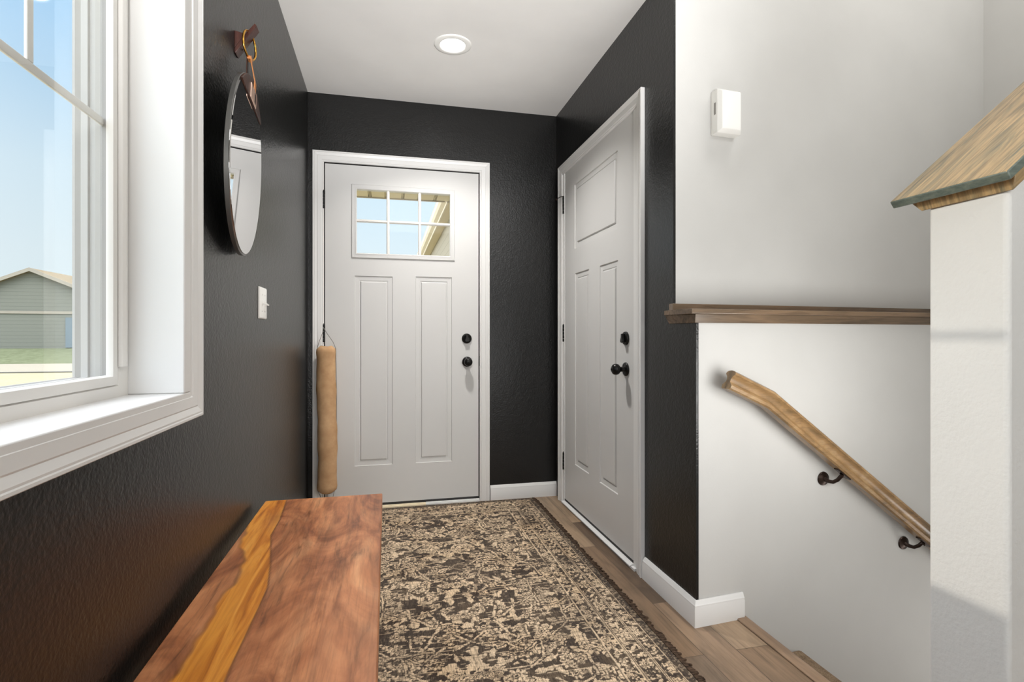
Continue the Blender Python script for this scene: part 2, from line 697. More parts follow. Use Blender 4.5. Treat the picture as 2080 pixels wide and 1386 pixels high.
BASE_PROF = [(0, 0), (0.014, 0), (0.014, 0.066), (0.0125, 0.070), (0.0125, 0.076), (0.009, 0.081), (0.006, 0.090), (0.004, 0.092), (0, 0.092)]


def baseboard(name, path, parent=None):
    """path of floor points; board projects to the left of the walking direction; mitred at the corners"""
    mb = MB()
    P = [Vector(p) for p in path]
    st = []
    for i, p in enumerate(P):
        d0 = (P[i] - P[i - 1]).normalized() if i > 0 else (P[1] - P[0]).normalized()
        d1 = (P[i + 1] - P[i]).normalized() if i < len(P) - 1 else d0
        n0 = Vector((-d0.y, d0.x))
        n1 = Vector((-d1.y, d1.x))
        nn = (n0 + n1)
        nn = nn / max(nn.dot(n0), 0.2)
        st.append((p, nn))
    fns = [(lambda a, b, p=p, q=q: (p.x + q.x * a, p.y + q.y * a, b)) for p, q in st]
    mb.sweep(fns, BASE_PROF)
    return struct(name, mb, M['trim'], smooth=30)


baseboard('baseboard_front', [(XR - 0.0005, YE), (0.636, YE)])
e = wallp(0.205)
# walking from the far door casing towards the camera, then along the stair wall; board projects to the right of that walk
baseboard('baseboard_right', [(e[0], e[1]), (XR, 1.7015), (XR, 2.086)])
baseboard('baseboard_left', [(XL, 3.285), (XL, -6.99)])

# ------------------------------------------------------------------ panelled doors
def door_face(mb, W, z0, z1, holes, panels, depth=0.044, step=0.005, ring=0.037):
    """slab front at y=0 (room side is -y), panels are (x0, x1, z0, z1); holes likewise pass right through"""
    xs = sorted({0.0, W} | {p[0] for p in panels + holes} | {p[1] for p in panels + holes})
    zs = sorted({z0, z1} | {p[2] for p in panels + holes} | {p[3] for p in panels + holes})

    def inside(x, z, R):
        return any(r[0] < x < r[1] and r[2] < z < r[3] for r in R)
    for i in range(len(xs) - 1):
        for j in range(len(zs) - 1):
            cx, cz = (xs[i] + xs[i + 1]) / 2, (zs[j] + zs[j + 1]) / 2
            a, b, c_, d = xs[i], xs[i + 1], zs[j], zs[j + 1]
            if not inside(cx, cz, holes):
                mb.add([(a, depth, c_), (b, depth, c_), (b, depth, d), (a, depth, d)], [(0, 1, 2, 3)])
                if not inside(cx, cz, panels):
                    mb.add([(a, 0, c_), (b, 0, c_), (b, 0, d), (a, 0, d)], [(3, 2, 1, 0)])
    for a, b, c_, d in holes:
        mb.add([(a, 0, c_), (b, 0, c_), (b, 0, d), (a, 0, d), (a, depth, c_), (b, depth, c_), (b, depth, d), (a, depth, d)],
               [(0, 1, 5, 4), (1, 2, 6, 5), (2, 3, 7, 6), (3, 0, 4, 7)])
    mb.add([(0, 0, z0), (W, 0, z0), (W, 0, z1), (0, 0, z1), (0, depth, z0), (W, depth, z0), (W, depth, z1), (0, depth, z1)],
           [(0, 4, 5, 1), (1, 5, 6, 2), (2, 6, 7, 3), (3, 7, 4, 0)])
    prof = [(0, 0), (0.0025, step), (ring - 0.010, step + 0.001), (ring - 0.007, step + 0.0035), (ring - 0.0035, step + 0.0035), (ring, 0.0015), (ring + 0.003, 0.0012)]
    for a, b, c_, d in panels:
        rs = []
        for t, y in prof:
            rs.append([(a + t, y, c_ + t), (b - t, y, c_ + t), (b - t, y, d - t), (a + t, y, d - t)])
        n = len(mb.v)
        for r in rs:
            mb.v += r
        for q in range(len(rs) - 1):
            for i in range(4):
                j = (i + 1) % 4
                mb.f.append((n + q * 4 + i, n + q * 4 + j, n + q * 4 + 4 + j, n + q * 4 + 4 + i))
        e_ = n + (len(rs) - 1) * 4
        mb.f.append((e_, e_ + 1, e_ + 2, e_ + 3))


def hinge(root, x, z, h=0.105, pin_stop=False):
    mb = MB()
    for q in range(5):
        mb.lathe([(0.0062, 0), (0.0066, 0.0008), (0.0066, h / 5 - 0.0016), (0.0062, h / 5 - 0.0008)], (x, -0.006, z - h / 2 + q * h / 5), (0, 0, 1), 16)
    mb.lathe([(0.002, 0), (0.005, 0.001), (0.005, 0.003), (0.002, 0.005)], (x, -0.006, z + h / 2), (0, 0, 1), 16)
    mb.box(x - 0.009, x + 0.007, -0.003, 0.001, z - h / 2, z + h / 2)
    return mb.build('hinge', M['black_metal'], root, smooth=40)


def knob_set(root, x, z, name='knob', ball=0.026):
    mb = MB()
    mb.lathe([(0.031, 0), (0.032, 0.003), (0.030, 0.008), (0.022, 0.011), (0.013, 0.013), (0.0115, 0.022), (0.0115, 0.030),
              (0.016, 0.034), (0.0235, 0.041), (ball, 0.050), (ball - 0.0005, 0.056), (0.0225, 0.064), (0.015, 0.0695), (0.008, 0.0715), (0.0, 0.0715)],
             (x, 0, z), (0, -1, 0), 40)
    o = mb.build(name, M['black_metal'], root, smooth=50)
    t = MB().lathe([(0.006, 0), (0.006, 0.003), (0.004, 0.0045), (0, 0.0045)], (x, -0.071, z), (0, -1, 0), 20)
    t.build('lock_button', M['black_metal'], o, smooth=40)
    return o


def deadbolt(root, x, z, ang=0.0):
    mb = MB().lathe([(0.031, 0), (0.0315, 0.004), (0.029, 0.010), (0.022, 0.0125), (0.020, 0.011), (0.0, 0.012)], (x, 0, z), (0, -1, 0), 40)
    o = mb.build('deadbolt', M['black_metal'], root, smooth=40)
    t = MB()
    pts = [(-0.006, 0.021), (0.006, 0.021), (0.008, 0.004), (0.015, -0.010), (0.013, -0.019), (0.004, -0.021), (-0.004, -0.021), (-0.013, -0.019), (-0.015, -0.010), (-0.008, 0.004)]
    ca, sa = math.cos(ang), math.sin(ang)
    t.prism(pts, lambda a, b, d: (x + a * ca - b * sa, d, z + a * sa + b * ca), -0.012, -0.025)
    t.build('thumb_turn', M['black_metal'], o, bevel=0.002)
    return o


# ---- entry door
ED = empty('door_1', (-0.352, YE, 0))
ED['kind'] = 'structure'
W1 = 0.914
LITE = (0.176, 0.738, 1.524, 1.912)
mb = MB()
door_face(mb, W1, 0.030, 2.050, [LITE], [(0.167, 0.388, 0.257, 1.393), (0.526, 0.747, 0.257, 1.397)])
slab = mb.build('door_slab', M['door'], ED)
tag(slab, 'white two-panel slab with a six-pane window')
# lite frame
mb = MB()
fn1 = lambda u, v, n: (u, -n, v)
LF = [(-0.004, -0.002), (-0.004, 0.006), (0.000, 0.009), (0.004, 0.009), (0.007, 0.0075), (0.022, 0.0075), (0.025, 0.0055), (0.027, 0.0), (0.02, -0.001)]
frame3(mb, fn1, LITE[0], LITE[1], LITE[2], LITE[3], LF, 4)
lf = mb.build('window_frame', M['door'], slab, smooth=30)
mb = MB()
for sx in (LITE[0] - 0.016, LITE[0] + 0.187, LITE[0] + 0.375, LITE[1] + 0.016):
    for sz in (LITE[2] - 0.016, LITE[3] + 0.016):
        mb.lathe([(0.004, 0), (0.004, 0.001), (0.002, 0.0015), (0, 0.0015)], (sx, -0.0072, sz), (0, -1, 0), 12)
mb.build('screw_plugs', M['door'], slab)
mb = MB()
for xm in (LITE[0] + 0.1855, LITE[0] + 0.3735):
    mb.box(xm - 0.009, xm + 0.009, 0.003, 0.012, LITE[2], LITE[3])
    mb.box(xm - 0.0055, xm + 0.0055, -0.005, 0.004, LITE[2], LITE[3])
mb.box(LITE[0], LITE[1], 0.0035, 0.0115, 1.7135, 1.7315)
mb.box(LITE[0], LITE[1], -0.0045, 0.0035, 1.7175, 1.7275)
mb.build('muntin', M['vinyl'], slab, bevel=0.0015)
MB().box(LITE[0] - 0.002, LITE[1] + 0.002, 0.018, 0.022, LITE[2] - 0.002, LITE[3] + 0.002).build('window_pane', M['glass'], slab)
for z in (1.835, 1.05, 0.26):
    hinge(ED, -0.006, z)
knob_set(ED, 0.8425, 0.873)
deadbolt(ED, 0.8395, 1.018)
mb = MB()
mb.prism([(0.916, 0.845), (0.924, 0.848), (0.927, 0.86), (0.927, 0.895), (0.924, 0.907), (0.916, 0.910)], lambda a, b, d: (a, d, b), -0.006, -0.003)
mb.build('strike_plate', M['black_metal'], ED, bevel=0.0008)
mb = MB()
frame3(mb, fn1, -0.003, W1 + 0.004, 0.0, 2.055, [(a + 0.0025, n) for a, n in CASING])
casing = mb.build('door_casing', M['trim'], ED, smooth=25)
mb = MB()
mb.box(-0.026, -0.0035, 0.0005, 0.14, 0, 2.054)
mb.box(W1 + 0.0045, W1 + 0.026, 0.0005, 0.14, 0, 2.054)
mb.box(-0.026, W1 + 0.026, 0.0005, 0.14, 2.0545, 2.066)
mb.box(-0.0035, 0.012, 0.048, 0.062, 0.0, 2.054)
mb.box(W1 - 0.012, W1 + 0.0045, 0.048, 0.062, 0.0, 2.054)
mb.box(0, W1, 0.048, 0.062, 2.03, 2.054)
mb.build('door_jamb', M['rubber'], ED)
mb = MB().box(-0.003, W1 + 0.004, -0.001, 0.046, 0.012, 0.029)
mb.build('door_sweep', M['rubber'], ED, bevel=0.002)
mb = MB().box(0.5865, W1 + 0.004, -0.024, 0.10, 0.0, 0.0118)
mb.box(0.5865, W1 + 0.004, -0.016, 0.0, 0.0118, 0.017)
mb.build('threshold', M['trim'], ED, bevel=0.002)
mb = MB().box(-0.003, 0.5860, -0.024, 0.10, 0.0, 0.0118)
mb.box(-0.003, 0.5860, -0.016, 0.0, 0.0118, 0.016)
tag(mb.build('threshold', M['cream'], ED, bevel=0.002), 'cream worn length of threshold')

# ---- side door (garage / closet) in the right wall
SD = empty('door_2', (XR, 3.132, 0), -math.pi / 2)
SD['kind'] = 'structure'
W2 = 0.942


def sy(y):
    return 3.132 - y


mb = MB()
door_face(mb, W2, 0.030, 2.044, [], [(sy(2.9638), sy(2.366), 1.545, 1.920), (sy(2.9554), sy(2.735), 0.281, 1.399), (sy(2.586), sy(2.3617), 0.276, 1.396)])
mb.build('door_slab', M['door'], SD)
for i, z in enumerate((1.843, 1.051, 0.261)):
    hinge(SD, -0.012, z)
mb = MB()
mb.tube([(-0.012, -0.008, 1.898), (-0.03, -0.022, 1.897), (-0.045, -0.030, 1.893), (-0.058, -0.036, 1.889)], 0.0022, 8)
mb.lathe([(0.0, 0), (0.006, 0.001), (0.006, 0.007), (0.003, 0.009), (0, 0.009)], (-0.057, -0.0355, 1.889), (-0.85, -0.45, -0.2), 14)
tag(mb.build('hinge_pin_stop', M['bronze'], SD, smooth=40), 'bent hinge-pin door stop')
knob_set(SD, sy(2.270), 0.880)
deadbolt(SD, sy(2.270), 1.022)
mb = MB()
frame3(mb, fn1, -0.0285, W2 + 0.038, 0.0, 2.037, CASING, 3, (1, 1, 0.93, 1))
mb.build('door_casing', M['trim'], SD, smooth=25)
mb = MB()
mb.box(-0.0255, -0.0035, 0.001, 0.12, 0, 2.047)
mb.box(W2 + 0.0035, W2 + 0.0215, 0.001, 0.12, 0, 2.047)
mb.box(-0.0255, W2 + 0.0215, 0.001, 0.12, 2.0475, 2.0615)
mb.box(-0.03, -0.0036, -0.0045, 0.0012, 0, 2.04)
mb.box(W2 + 0.0036, W2 + 0.04, -0.0045, 0.0012, 0, 2.04)
mb.build('door_jamb', M['trim'], SD)
MB().box(0.0, W2, 0.05, 0.06, 0.03, 2.047).build('back_panel', M['dark'], SD)
MB().box(-0.0034, W2 + 0.0034, -0.002, 0.044, 0.012, 0.029).build('door_sweep', M['rubber'], SD, bevel=0.002)
mb = MB().box(-0.026, W2 + 0.036, -0.018, 0.10, 0.0, 0.0118)
mb.prism([(-0.024, 0.0118), (-0.012, 0.019), (0.0, 0.019), (0.0, 0.0118)], lambda a, b, d: (d, a, b), -0.0034, W2 + 0.0034)
mb.build('threshold', M['trim'], SD, bevel=0.001)

# ------------------------------------------------------------------ window in the left wall
WN = empty('window_1', (0, 0, 0))
WN['kind'] = 'structure'
fnL = lambda u, v, n: (XL + n, u, v)
mb = MB()
frame3(mb, fnL, WY0 - 0.002, 1.361, 0.903, 2.04, CASING, 4, (1, 1.02, 1, 1))
mb.build('window_casing', M['trim'], WN, smooth=25)
# reveal boards (sill, two sides, head)
mb = MB()
mb.box(-0.556, -0.4365, WY0, 1.361, 0.8825, 0.9035)
mb.build('window_sill', M['trim'], WN, bevel=0.0025)
mb = MB()
mb.prism([(-0.556, 1.322), (-0.4365, 1.322), (-0.4365, 1.361), (-0.4475, 1.361), (-0.4475, 1.345), (-0.556, 1.345)], lambda a, b, d: (a, b, d), 0.9035, 2.04)
mb.box(-0.556, -0.4365, WY0 - 0.015, WY0, 0.9035, 2.04)
mb.box(-0.556, -0.4365, WY0, WY1, 2.04, 2.06)
mb.build('reveal', M['trim'], WN, bevel=0.003)
# vinyl frame
GY0, GY1, GZ0, GZ1 = 0.330, 1.2526, 0.948, 1.985
mb = MB()
FR = [(0, -0.100), (0, -0.060), (0.0, -0.004), (0.003, 0.0), (0.042, 0.0), (0.042, -0.168), (0.022, -0.168), (0.022, -0.14), (0.012, -0.14), (0.012, -0.12), (0, -0.12)]
fnW = lambda u, v, n: (-0.547 + n, u, v)
frame3(mb, fnW, GY0 - 0.025, 1.279, 0.929, GZ1 + 0.02, [(0, -0.071), (0, -0.003), (0.002, 0.0), (0.021, 0.0), (0.021, -0.071)], 4, (2.0, 2.0, 1.6, 1.3))
mb.build('window_frame', M['vinyl'], WN, smooth=30)
# outer frame returns seen through the glass
mb = MB()
frame3(mb, fnW, GY0, GY1, GZ0, GZ1, [(0.002, -0.0215), (0.0, -0.030), (0.006, -0.031), (0.006, -0.042), (0.001, -0.044), (0.001, -0.056), (0.005, -0.058), (0.0, -0.066), (0.0, -0.0705), (0.026, -0.0705), (0.026, -0.0215)], 4)
mb.build('outer_frame', M['outer_vinyl'], WN, smooth=30)
mb = MB()
frame3(mb, fnW, GY0, GY1, GZ0, GZ1, [(0.0, -0.010), (0.0, -0.0212), (0.02, -0.0212), (0.02, -0.010)], 4)
mb.build('spacer', M['spacer'], WN)
mb = MB()
frame3(mb, fnW, GY0, GY1, GZ0, GZ1, [(-0.003, -0.0098), (-0.003, -0.004), (0.0, 0.002), (0.012, 0.003), (0.018, 0.002), (0.0185, -0.0098)], 4)
sash = mb.build('sash', M['vinyl'], WN, smooth=30)
mb = MB()
mb.prism([(-0.5468, 1.2745), (-0.5385, 1.2775), (-0.537, 1.285), (-0.537, 1.296), (-0.540, 1.303), (-0.5468, 1.3055)], lambda a, b, d: (a, b, d), 0.966, 1.99)
mb.build('snap_cover', M['vinyl'], WN, bevel=0.0015)
MB().box(-0.561, -0.5575, GY0 - 0.004, GY1 + 0.004, GZ0 - 0.004, GZ1 + 0.004).build('window_pane', M['glass'], WN)
mb = MB()
gp = (GY1 - GY0) / 4
mb.box(-0.567, -0.5615, GY0, GY1, 1.460, 1.476)
for i in range(1, 4):
    mb.box(-0.567, -0.5615, GY1 - gp * i - 0.008, GY1 - gp * i + 0.008, 1.476, GZ1)
mb.build('grille', M['vinyl'], WN, bevel=0.0015)

# ------------------------------------------------------------------ ledge on the stair wall
LG = empty('trim_1', (0, 0, 0))
tag(LG, 'brown stained wood ledge running along the gray stair wall', None, None, 'structure')


def along(mb, prof, u0, u1, start_cut=0.0):
    """prof (off towards the stairs, z) swept along the stair wall"""
    fns = []
    for u, k_ in ((u0, start_cut), (u1, 0.0)):
        fns.append(lambda a, b, u=u, k_=k_: (*wallp(u, a), b))
    return mb.sweep(fns, prof)


# the board, with its end standing proud of the black wall
along(MB(), [(-0.152, 1.1105), (0.020, 1.1105), (0.0215, 1.112), (0.0215, 1.1275), (0.020, 1.129), (-0.152, 1.129)], -0.026, 1.735).build('ledge_board', M['oak_x'], LG, bevel=0.0015)
mb = MB()
mb.rings([[(*wallp(-0.004, -0.152), 1.079), (*wallp(-0.004, 0.008), 1.079), (*wallp(-0.006, 0.014), 1.1103), (*wallp(-0.022, -0.152), 1.1103)],
          [(*wallp(1.735, -0.152), 1.079), (*wallp(1.735, 0.008), 1.079), (*wallp(1.735, 0.014), 1.1103), (*wallp(1.735, -0.152), 1.1103)]])
mb.build('cove_moulding', M['oak_x'], LG, bevel=0.001)
mb = MB()
ub = [(1.055, 1.829), (1.055 + 1.75 * PD.x, 1.829 + 1.75 * PD.y), (1.055 + 1.75 * PD.x, 1.8575 + 1.75 * PD.y), (1.055, 1.8575)]
mb.prism(ub, lambda a, b, d: (a, b, d), 1.1292, 1.1555)
mb.build('back_strip', M['oak_x'], LG, bevel=0.001)

# ------------------------------------------------------------------ sloping cap on the half wall
CP = empty('trim_2', (0, 0, 0))
tag(CP, 'sloping weathered oak cap on top of the white half wall', None, None, 'structure')


def slope_sweep(mb, prof, x0, x1, zbase, cut=0.0):
    """prof (y, dz above the sloping line)"""
    return mb.sweep([lambda a, b: (x0 - b * cut, a, zbase + (x0 - b * cut - 1.07) * SL + b), lambda a, b: (x1, a, zbase + (x1 - 1.07) * SL + b)], prof)


mb = slope_sweep(MB(), [(0.713, 0.001), (0.9385, 0.001), (0.9385, 0.0235), (0.713, 0.0235)], 1.07, 2.95, 1.3055, 0.45)
capo = mb.build('cap_board', M['cap'], CP, bevel=0.003, seg=3)
capo.data.materials.append(M['cap_edge'])
for p in capo.data.polygons:
    if p.normal.z < 0.5 and p.normal.z > -0.6:
        p.material_index = 1
mb = slope_sweep(MB(), [(0.7265, -0.032), (0.896, -0.032), (0.911, -0.008), (0.913, 0.0008), (0.718, 0.0008), (0.719, -0.006)], 1.085, 2.95, 1.3055, 0.3)
mb.build('cap_moulding', M['cap'], CP, bevel=0.002)

# ------------------------------------------------------------------ landing nosing and the carpeted flight
mb = MB()
for q in [0]:
    poly = [(1.2402, -0.012), (1.2402, 0.004), (1.245, 0.006), (1.274, 0.006), (1.287, 0.002), (1.292, -0.008), (1.290, -0.020), (1.283, -0.028), (1.2505, -0.028), (1.2505, -0.012)]
    mb.prism(poly, lambda a, b, d: (a, d, b), 0.888, 1.7185)
no = mb.build('trim_3', M['nosing'], None, bevel=0.002)
tag(no, 'wood nosing at the edge of the landing', None, None, 'structure')

ST = empty('staircase', (1.29, 1.3, -0.18))
tag(ST, 'brown carpeted stairs going down beside the gray wall below the handrail', 'stairs')
TD, RH = 0.250, 0.182
for i in range(5):
    x0 = 1.278 + TD * i
    z = -0.168 - RH * i
    x1 = x0 + TD + 0.022
    yb = 1.7 + (x0 - 1.068) * 0.0705
    prof = [(x0 + 0.0, z), (x1 - 0.018, z), (x1 - 0.006, z - 0.005), (x1, z - 0.018), (x1 - 0.005, z - 0.032), (x1 - 0.020, z - 0.037), (x1 - 0.022, z - RH + 0.001), (x0, z - RH + 0.001)]
    mb = MB()
    m = len(prof)
    mb.add([(a, 0.889, b) for a, b in prof] + [(a, 1.7035 + (a - 1.068) * 0.0705 - 0.003, b) for a, b in prof],
           [tuple(range(m)), tuple(range(2 * m - 1, m - 1, -1))] + [(q, (q + 1) % m, m + (q + 1) % m, m + q) for q in range(m)])
    o = mb.build('tread', M['carpet'], ST, smooth=60)
    o.location = (-1.29, -1.3, 0.18)
mb = MB().box(1.251, 1.276, 0.889, 1.712, -0.364, -0.029)
o = mb.build('riser', M['carpet'], ST)
o.location = (-1.29, -1.3, 0.18)

# ------------------------------------------------------------------ handrail
HR = empty('handrail', (0, 0, 0))
tag(HR, 'brown wooden handrail sloping down the gray stair wall on bronze brackets', 'handrail')
# profile: (offset from wall, height) - a moulded rail with cove sides
RP = [(0.050, -0.033), (0.086, -0.033), (0.093, -0.028), (0.094, -0.018), (0.088, -0.013), (0.0805, -0.006), (0.0800, 0.004), (0.084, 0.013),
      (0.094, 0.022), (0.092, 0.029), (0.084, 0.034), (0.070, 0.036), (0.056, 0.034), (0.048, 0.029), (0.046, 0.022), (0.056, 0.013),
      (0.060, 0.004), (0.0595, -0.006), (0.052, -0.013), (0.046, -0.018), (0.047, -0.028)]


def rail_station(u, z, ang_cut):
    """cross-section whose plane leans by ang_cut from vertical (in the wall plane)"""
    def f(a, b):
        return (*wallp(u + b * math.sin(ang_cut), a), z + b * math.cos(ang_cut))
    return f


a1 = math.atan(0.44)
a2 = math.atan(0.725)
u_b, z_b = 0.2560, 0.8050      # bend
L1 = 0.168
uA, zA = u_b - L1, z_b + L1 * 0.44
uE, zE = u_b + 1.35, z_b - 1.35 * 0.725
am = (a1 + a2) / 2
mb = MB().sweep([rail_station(uA, zA, a1), rail_station(u_b, z_b, am), rail_station(uE, zE, a2)], RP)
mb.build('rail', M['rail'], HR, smooth=35)


def bracket(u, z, ztop):
    mb = MB()
    o3 = Vector((*wallp(u, 0.0005), z))
    nrm = Vector((PN.x, PN.y, 0))
    mb.lathe([(0.026, 0), (0.027, 0.002), (0.025, 0.006), (0.017, 0.009), (0.010, 0.012), (0, 0.012)], o3, nrm, 32)
    b = mb.build('bracket', M['bronze'], HR, smooth=40)
    arm = MB()
    du = 0.0

    def q(off, dz, uu):
        return Vector((*wallp(u + uu, off), z + dz))
    H_ = ztop - z
    arm.tube([q(0.008, 0, 0), q(0.025, -0.005, 0.002), q(0.042, -0.004, 0.005), (q(0.058, 0.008, 0.010)), q(0.067, 0.022, 0.014), q(0.070, H_ - 0.006, 0.018), q(0.070, H_, 0.018)], [0.009, 0.0075, 0.007, 0.007, 0.007, 0.008, 0.010], 12)
    arm.build('bracket_arm', M['bronze'], b, smooth=50)
    s = MB()
    fns = [rail_station(u + 0.018 - 0.030, ztop + 0.030 * 0.725, a2), rail_station(u + 0.018 + 0.030, ztop - 0.030 * 0.725, a2)]
    s.sweep(fns, [(0.060, -0.001), (0.080, -0.001), (0.080, 0.004), (0.060, 0.004)])
    s.build('saddle', M['bronze'], b, bevel=0.001)


def under(u):
    return z_b - (u - u_b) * 0.725 - 0.0335 / math.cos(a2)


for u, z in ((0.583, 0.479), (1.005, 0.181)):
    bracket(u, z, under(u + 0.018) - 0.003)

# ------------------------------------------------------------------ ceiling light
RL = empty('recessed_light', (0.316, 2.612, ZC))
tag(RL, 'round white recessed light glowing in the hall ceiling', 'ceiling light')
mb = MB().lathe([(0.062, 0.0), (0.063, -0.004), (0.068, -0.0055), (0.086, -0.0045), (0.0905, -0.003), (0.0915, -0.0002), (0.0915, 0.0), ], (0, 0, 0), (0, 0, 1), 56)
mb = MB()
n = 56
rs = []
for r, h in [(0.0605, -0.001), (0.062, -0.005), (0.068, -0.0062), (0.086, -0.0048), (0.0905, -0.003), (0.0915, 0.0)]:
    rs.append([(r * math.cos(2 * math.pi * q / n), r * math.sin(2 * math.pi * q / n), h) for q in range(n)])
mb.rings(rs, False)
mb.build('trim_ring', M['plastic'], RL, smooth=60)
MB().lathe([(0.0612, -0.0008), (0.055, -0.0022), (0.035, -0.0036), (0.0, -0.004)], (0, 0, 0), (0, 0, 1), 56).build('lens', M['lens'], RL, smooth=60)
sp = bpy.data.lights.new('recessed_light_glow', 'AREA')
sp.shape = 'DISK'
sp.size = 0.12
sp.energy = 15
sp.spread = math.radians(118)
sp.color = (1.0, 0.975, 0.94)
spo = bpy.data.objects.new('recessed_light_glow', sp)
COL.objects.link(spo)
spo.parent = RL
spo.location = (0, 0, -0.008)

# ------------------------------------------------------------------ light switch
SW = empty('light_switch', (XL, 2.128, 1.153))
tag(SW, 'white two-toggle light switch on the black wall', 'light switch')
mb = MB()
mb.rings([[(0.0, -0.058, -0.058), (0.0, 0.058, -0.058), (0.0, 0.058, 0.058), (0.0, -0.058, 0.058)],
          [(0.004, -0.058, -0.058), (0.004, 0.058, -0.058), (0.004, 0.058, 0.058), (0.004, -0.058, 0.058)],
          [(0.0065, -0.054, -0.054), (0.0065, 0.054, -0.054), (0.0065, 0.054, 0.054), (0.0065, -0.054, 0.054)]])
pl = mb.build('plate', M['plastic'], SW, bevel=0.001)
for yy in (-0.023, 0.023):
    mb = MB()
    mb.prism([(0.006, -0.012), (0.0075, -0.012), (0.0075, 0.012), (0.006, 0.012)], lambda a, b, d: (a, d, b), yy - 0.005, yy + 0.005)
    mb.prism([(0.0065, -0.004), (0.020, -0.009), (0.0215, -0.004), (0.0065, 0.005)], lambda a, b, d: (a, d, b), yy - 0.0035, yy + 0.0035)
    mb.build('toggle', M['plastic'], SW, bevel=0.0008)
    for zz in (-0.030, 0.030):
        MB().lathe([(0.0032, 0), (0.0030, 0.0012), (0, 0.0016)], (0.0064, yy, zz), (1, 0, 0), 14).build('screw', M['vinyl'], SW, smooth=50)

# ------------------------------------------------------------------ doorbell chime
cc = wallp(0.0, 0.0)
CH = empty('doorbell_chime', (1.2985, 1.8592 + (1.2985 - 1.0835) * 0.0705 - 0.0006, 1.907), math.atan2(PD.y, PD.x))
tag(CH, 'white box doorbell chime on the gray wall above the ledge', 'doorbell chime')
mb = MB()
w_, h_, d_ = 0.0545, 0.085, 0.055
sec = [(0.0, 0.0), (0.038, 0.0), (0.052, 0.010), (0.055, 0.013)]
rs = []
for dd, ins in sec:
    rs.append([(-w_ + ins, -dd, -h_ + ins), (w_ - ins, -dd, -h_ + ins), (w_ - ins, -dd, h_ - ins), (-w_ + ins, -dd, h_ - ins)])
mb.rings(rs)
cov = mb.build('cover', M['plastic'], CH, bevel=0.002, seg=3)
mb = MB().box(-w_ - 0.0008, -w_ + 0.001, -0.030, -0.020, -0.012, 0.034)
mb.build('side_vent', M['spacer'], CH)

# ------------------------------------------------------------------ mirror, strap, ring, hook
MC = Vector((-0.4067, 1.7386, 1.5348))
MR, MA, MBT = 0.2609, 0.0745, 0.0482
mn = Vector((math.cos(MBT) * math.cos(MA), math.cos(MBT) * math.sin(MA), -math.sin(MBT)))
mu = Vector((-math.sin(MA), math.cos(MA), 0))       # to the far side
mv = mn.cross(mu)                                    # up
if mv.z < 0:
    mv = -mv


def mp(u, v, w=0.0):
    return MC + mu * u + mv * v + mn * w


WM = empty('wall_mirror', MC)
tag(WM, 'round mirror with a walnut corner hanging on the black wall by a leather strap', 'mirror')


def rel(pts):
    return [tuple(Vector(p) - MC) for p in pts]


def disc(r, w0, w1, n=96):
    mb = MB()
    rs = [[mp(rr * math.cos(2 * math.pi * q / n), rr * math.sin(2 * math.pi * q / n), w) - MC for q in range(n)]
          for rr, w in ((r - 0.0015, w0), (r, w0 + 0.001), (r, w1 - 0.0012), (r - 0.0012, w1))]
    return mb.rings(rs)


disc(MR, -0.012, 0.0).build('backing', M['mirror_edge'], WM, smooth=40)
# chord that separates glass and walnut
CHV = 0.1935 / MR
CH1 = math.asin(CHV)
CH0 = math.pi - CH1


def seg_poly(r, a0, a1, n=40):
    return [(r * math.cos(a0 + (a1 - a0) * q / n), r * math.sin(a0 + (a1 - a0) * q / n)) for q in range(n + 1)]


glass_poly = seg_poly(MR - 0.006, CH0, CH1 + 2 * math.pi, 90)
wood_poly = seg_poly(MR - 0.001, CH0 - 0.02, CH1 + 0.02, 40)
mb = MB().prism(glass_poly, lambda a, b, d: tuple(mp(a, b, d) - MC), 0.0002, 0.003)
tag(mb.build('mirror_glass', M['mirror'], WM), 'silver mirror glass')
mb = MB().prism(wood_poly, lambda a, b, d: tuple(mp(a, b, d) - MC), 0.0002, 0.0065)
tag(mb.build('wood_inlay', M['walnut'], WM, bevel=0.001), 'walnut segment')

# hook on the wall
HK = empty('wall_hook', (XL, 1.783, 1.935))
tag(HK, 'reddish brown wooden wall hook that holds the mirror ring', 'hook')
hb = Vector((XL, 1.783, 1.935))


def hk(mb, poly, y0, y1):
    return mb.prism(poly, lambda a, b, d: (a - hb.x, d - hb.y, b - hb.z), y0, y1)


hk(MB(), [(XL + 0.0003, 1.958), (XL + 0.0003, 1.905), (-0.4185, 1.951)], 1.7655, 1.8005).build('wedge', M['peg_wood'], HK, bevel=0.0008)
hk(MB(), [(XL + 0.0003, 1.903), (XL + 0.0003, 1.891), (XL + 0.003, 1.889), (-0.3855, 1.979), (-0.391, 1.9855), (-0.4175, 1.9515)], 1.7645, 1.8015).build('peg', M['peg_wood'], HK, bevel=0.0008)
MB().lathe([(0.003, 0), (0.003, 0.0015), (0, 0.002)], (0.018, 0, -0.026), (0.8, 0, -0.55), 12).build('screw', M['bronze'], HK)

RC = Vector((-0.408, 1.776, 1.9215))
ra = -0.22
pts = []
for q in range(48):
    t = 2 * math.pi * q / 48
    pts.append(tuple(RC + Vector((-math.sin(ra) * math.cos(t) * 0.040, math.cos(ra) * math.cos(t) * 0.040, math.sin(t) * 0.0405)) - MC))
tag(MB().tube(pts, 0.0034, 10, True).build('hanging_ring', M['brass'], WM, smooth=60), 'brass ring')
# strap: doubled leather through the ring down to the walnut piece
u_s = 0.012


def strap(mb, path, wid, th):
    rs = []
    for p, nrm in path:
        p = Vector(p)
        nrm = Vector(nrm)
        side = mu
        rs.append([p - side * wid / 2, p + side * wid / 2, p + side * wid / 2 + nrm * th, p - side * wid / 2 + nrm * th])
    return mb.rings([[tuple(x - MC) for x in r] for r in rs])


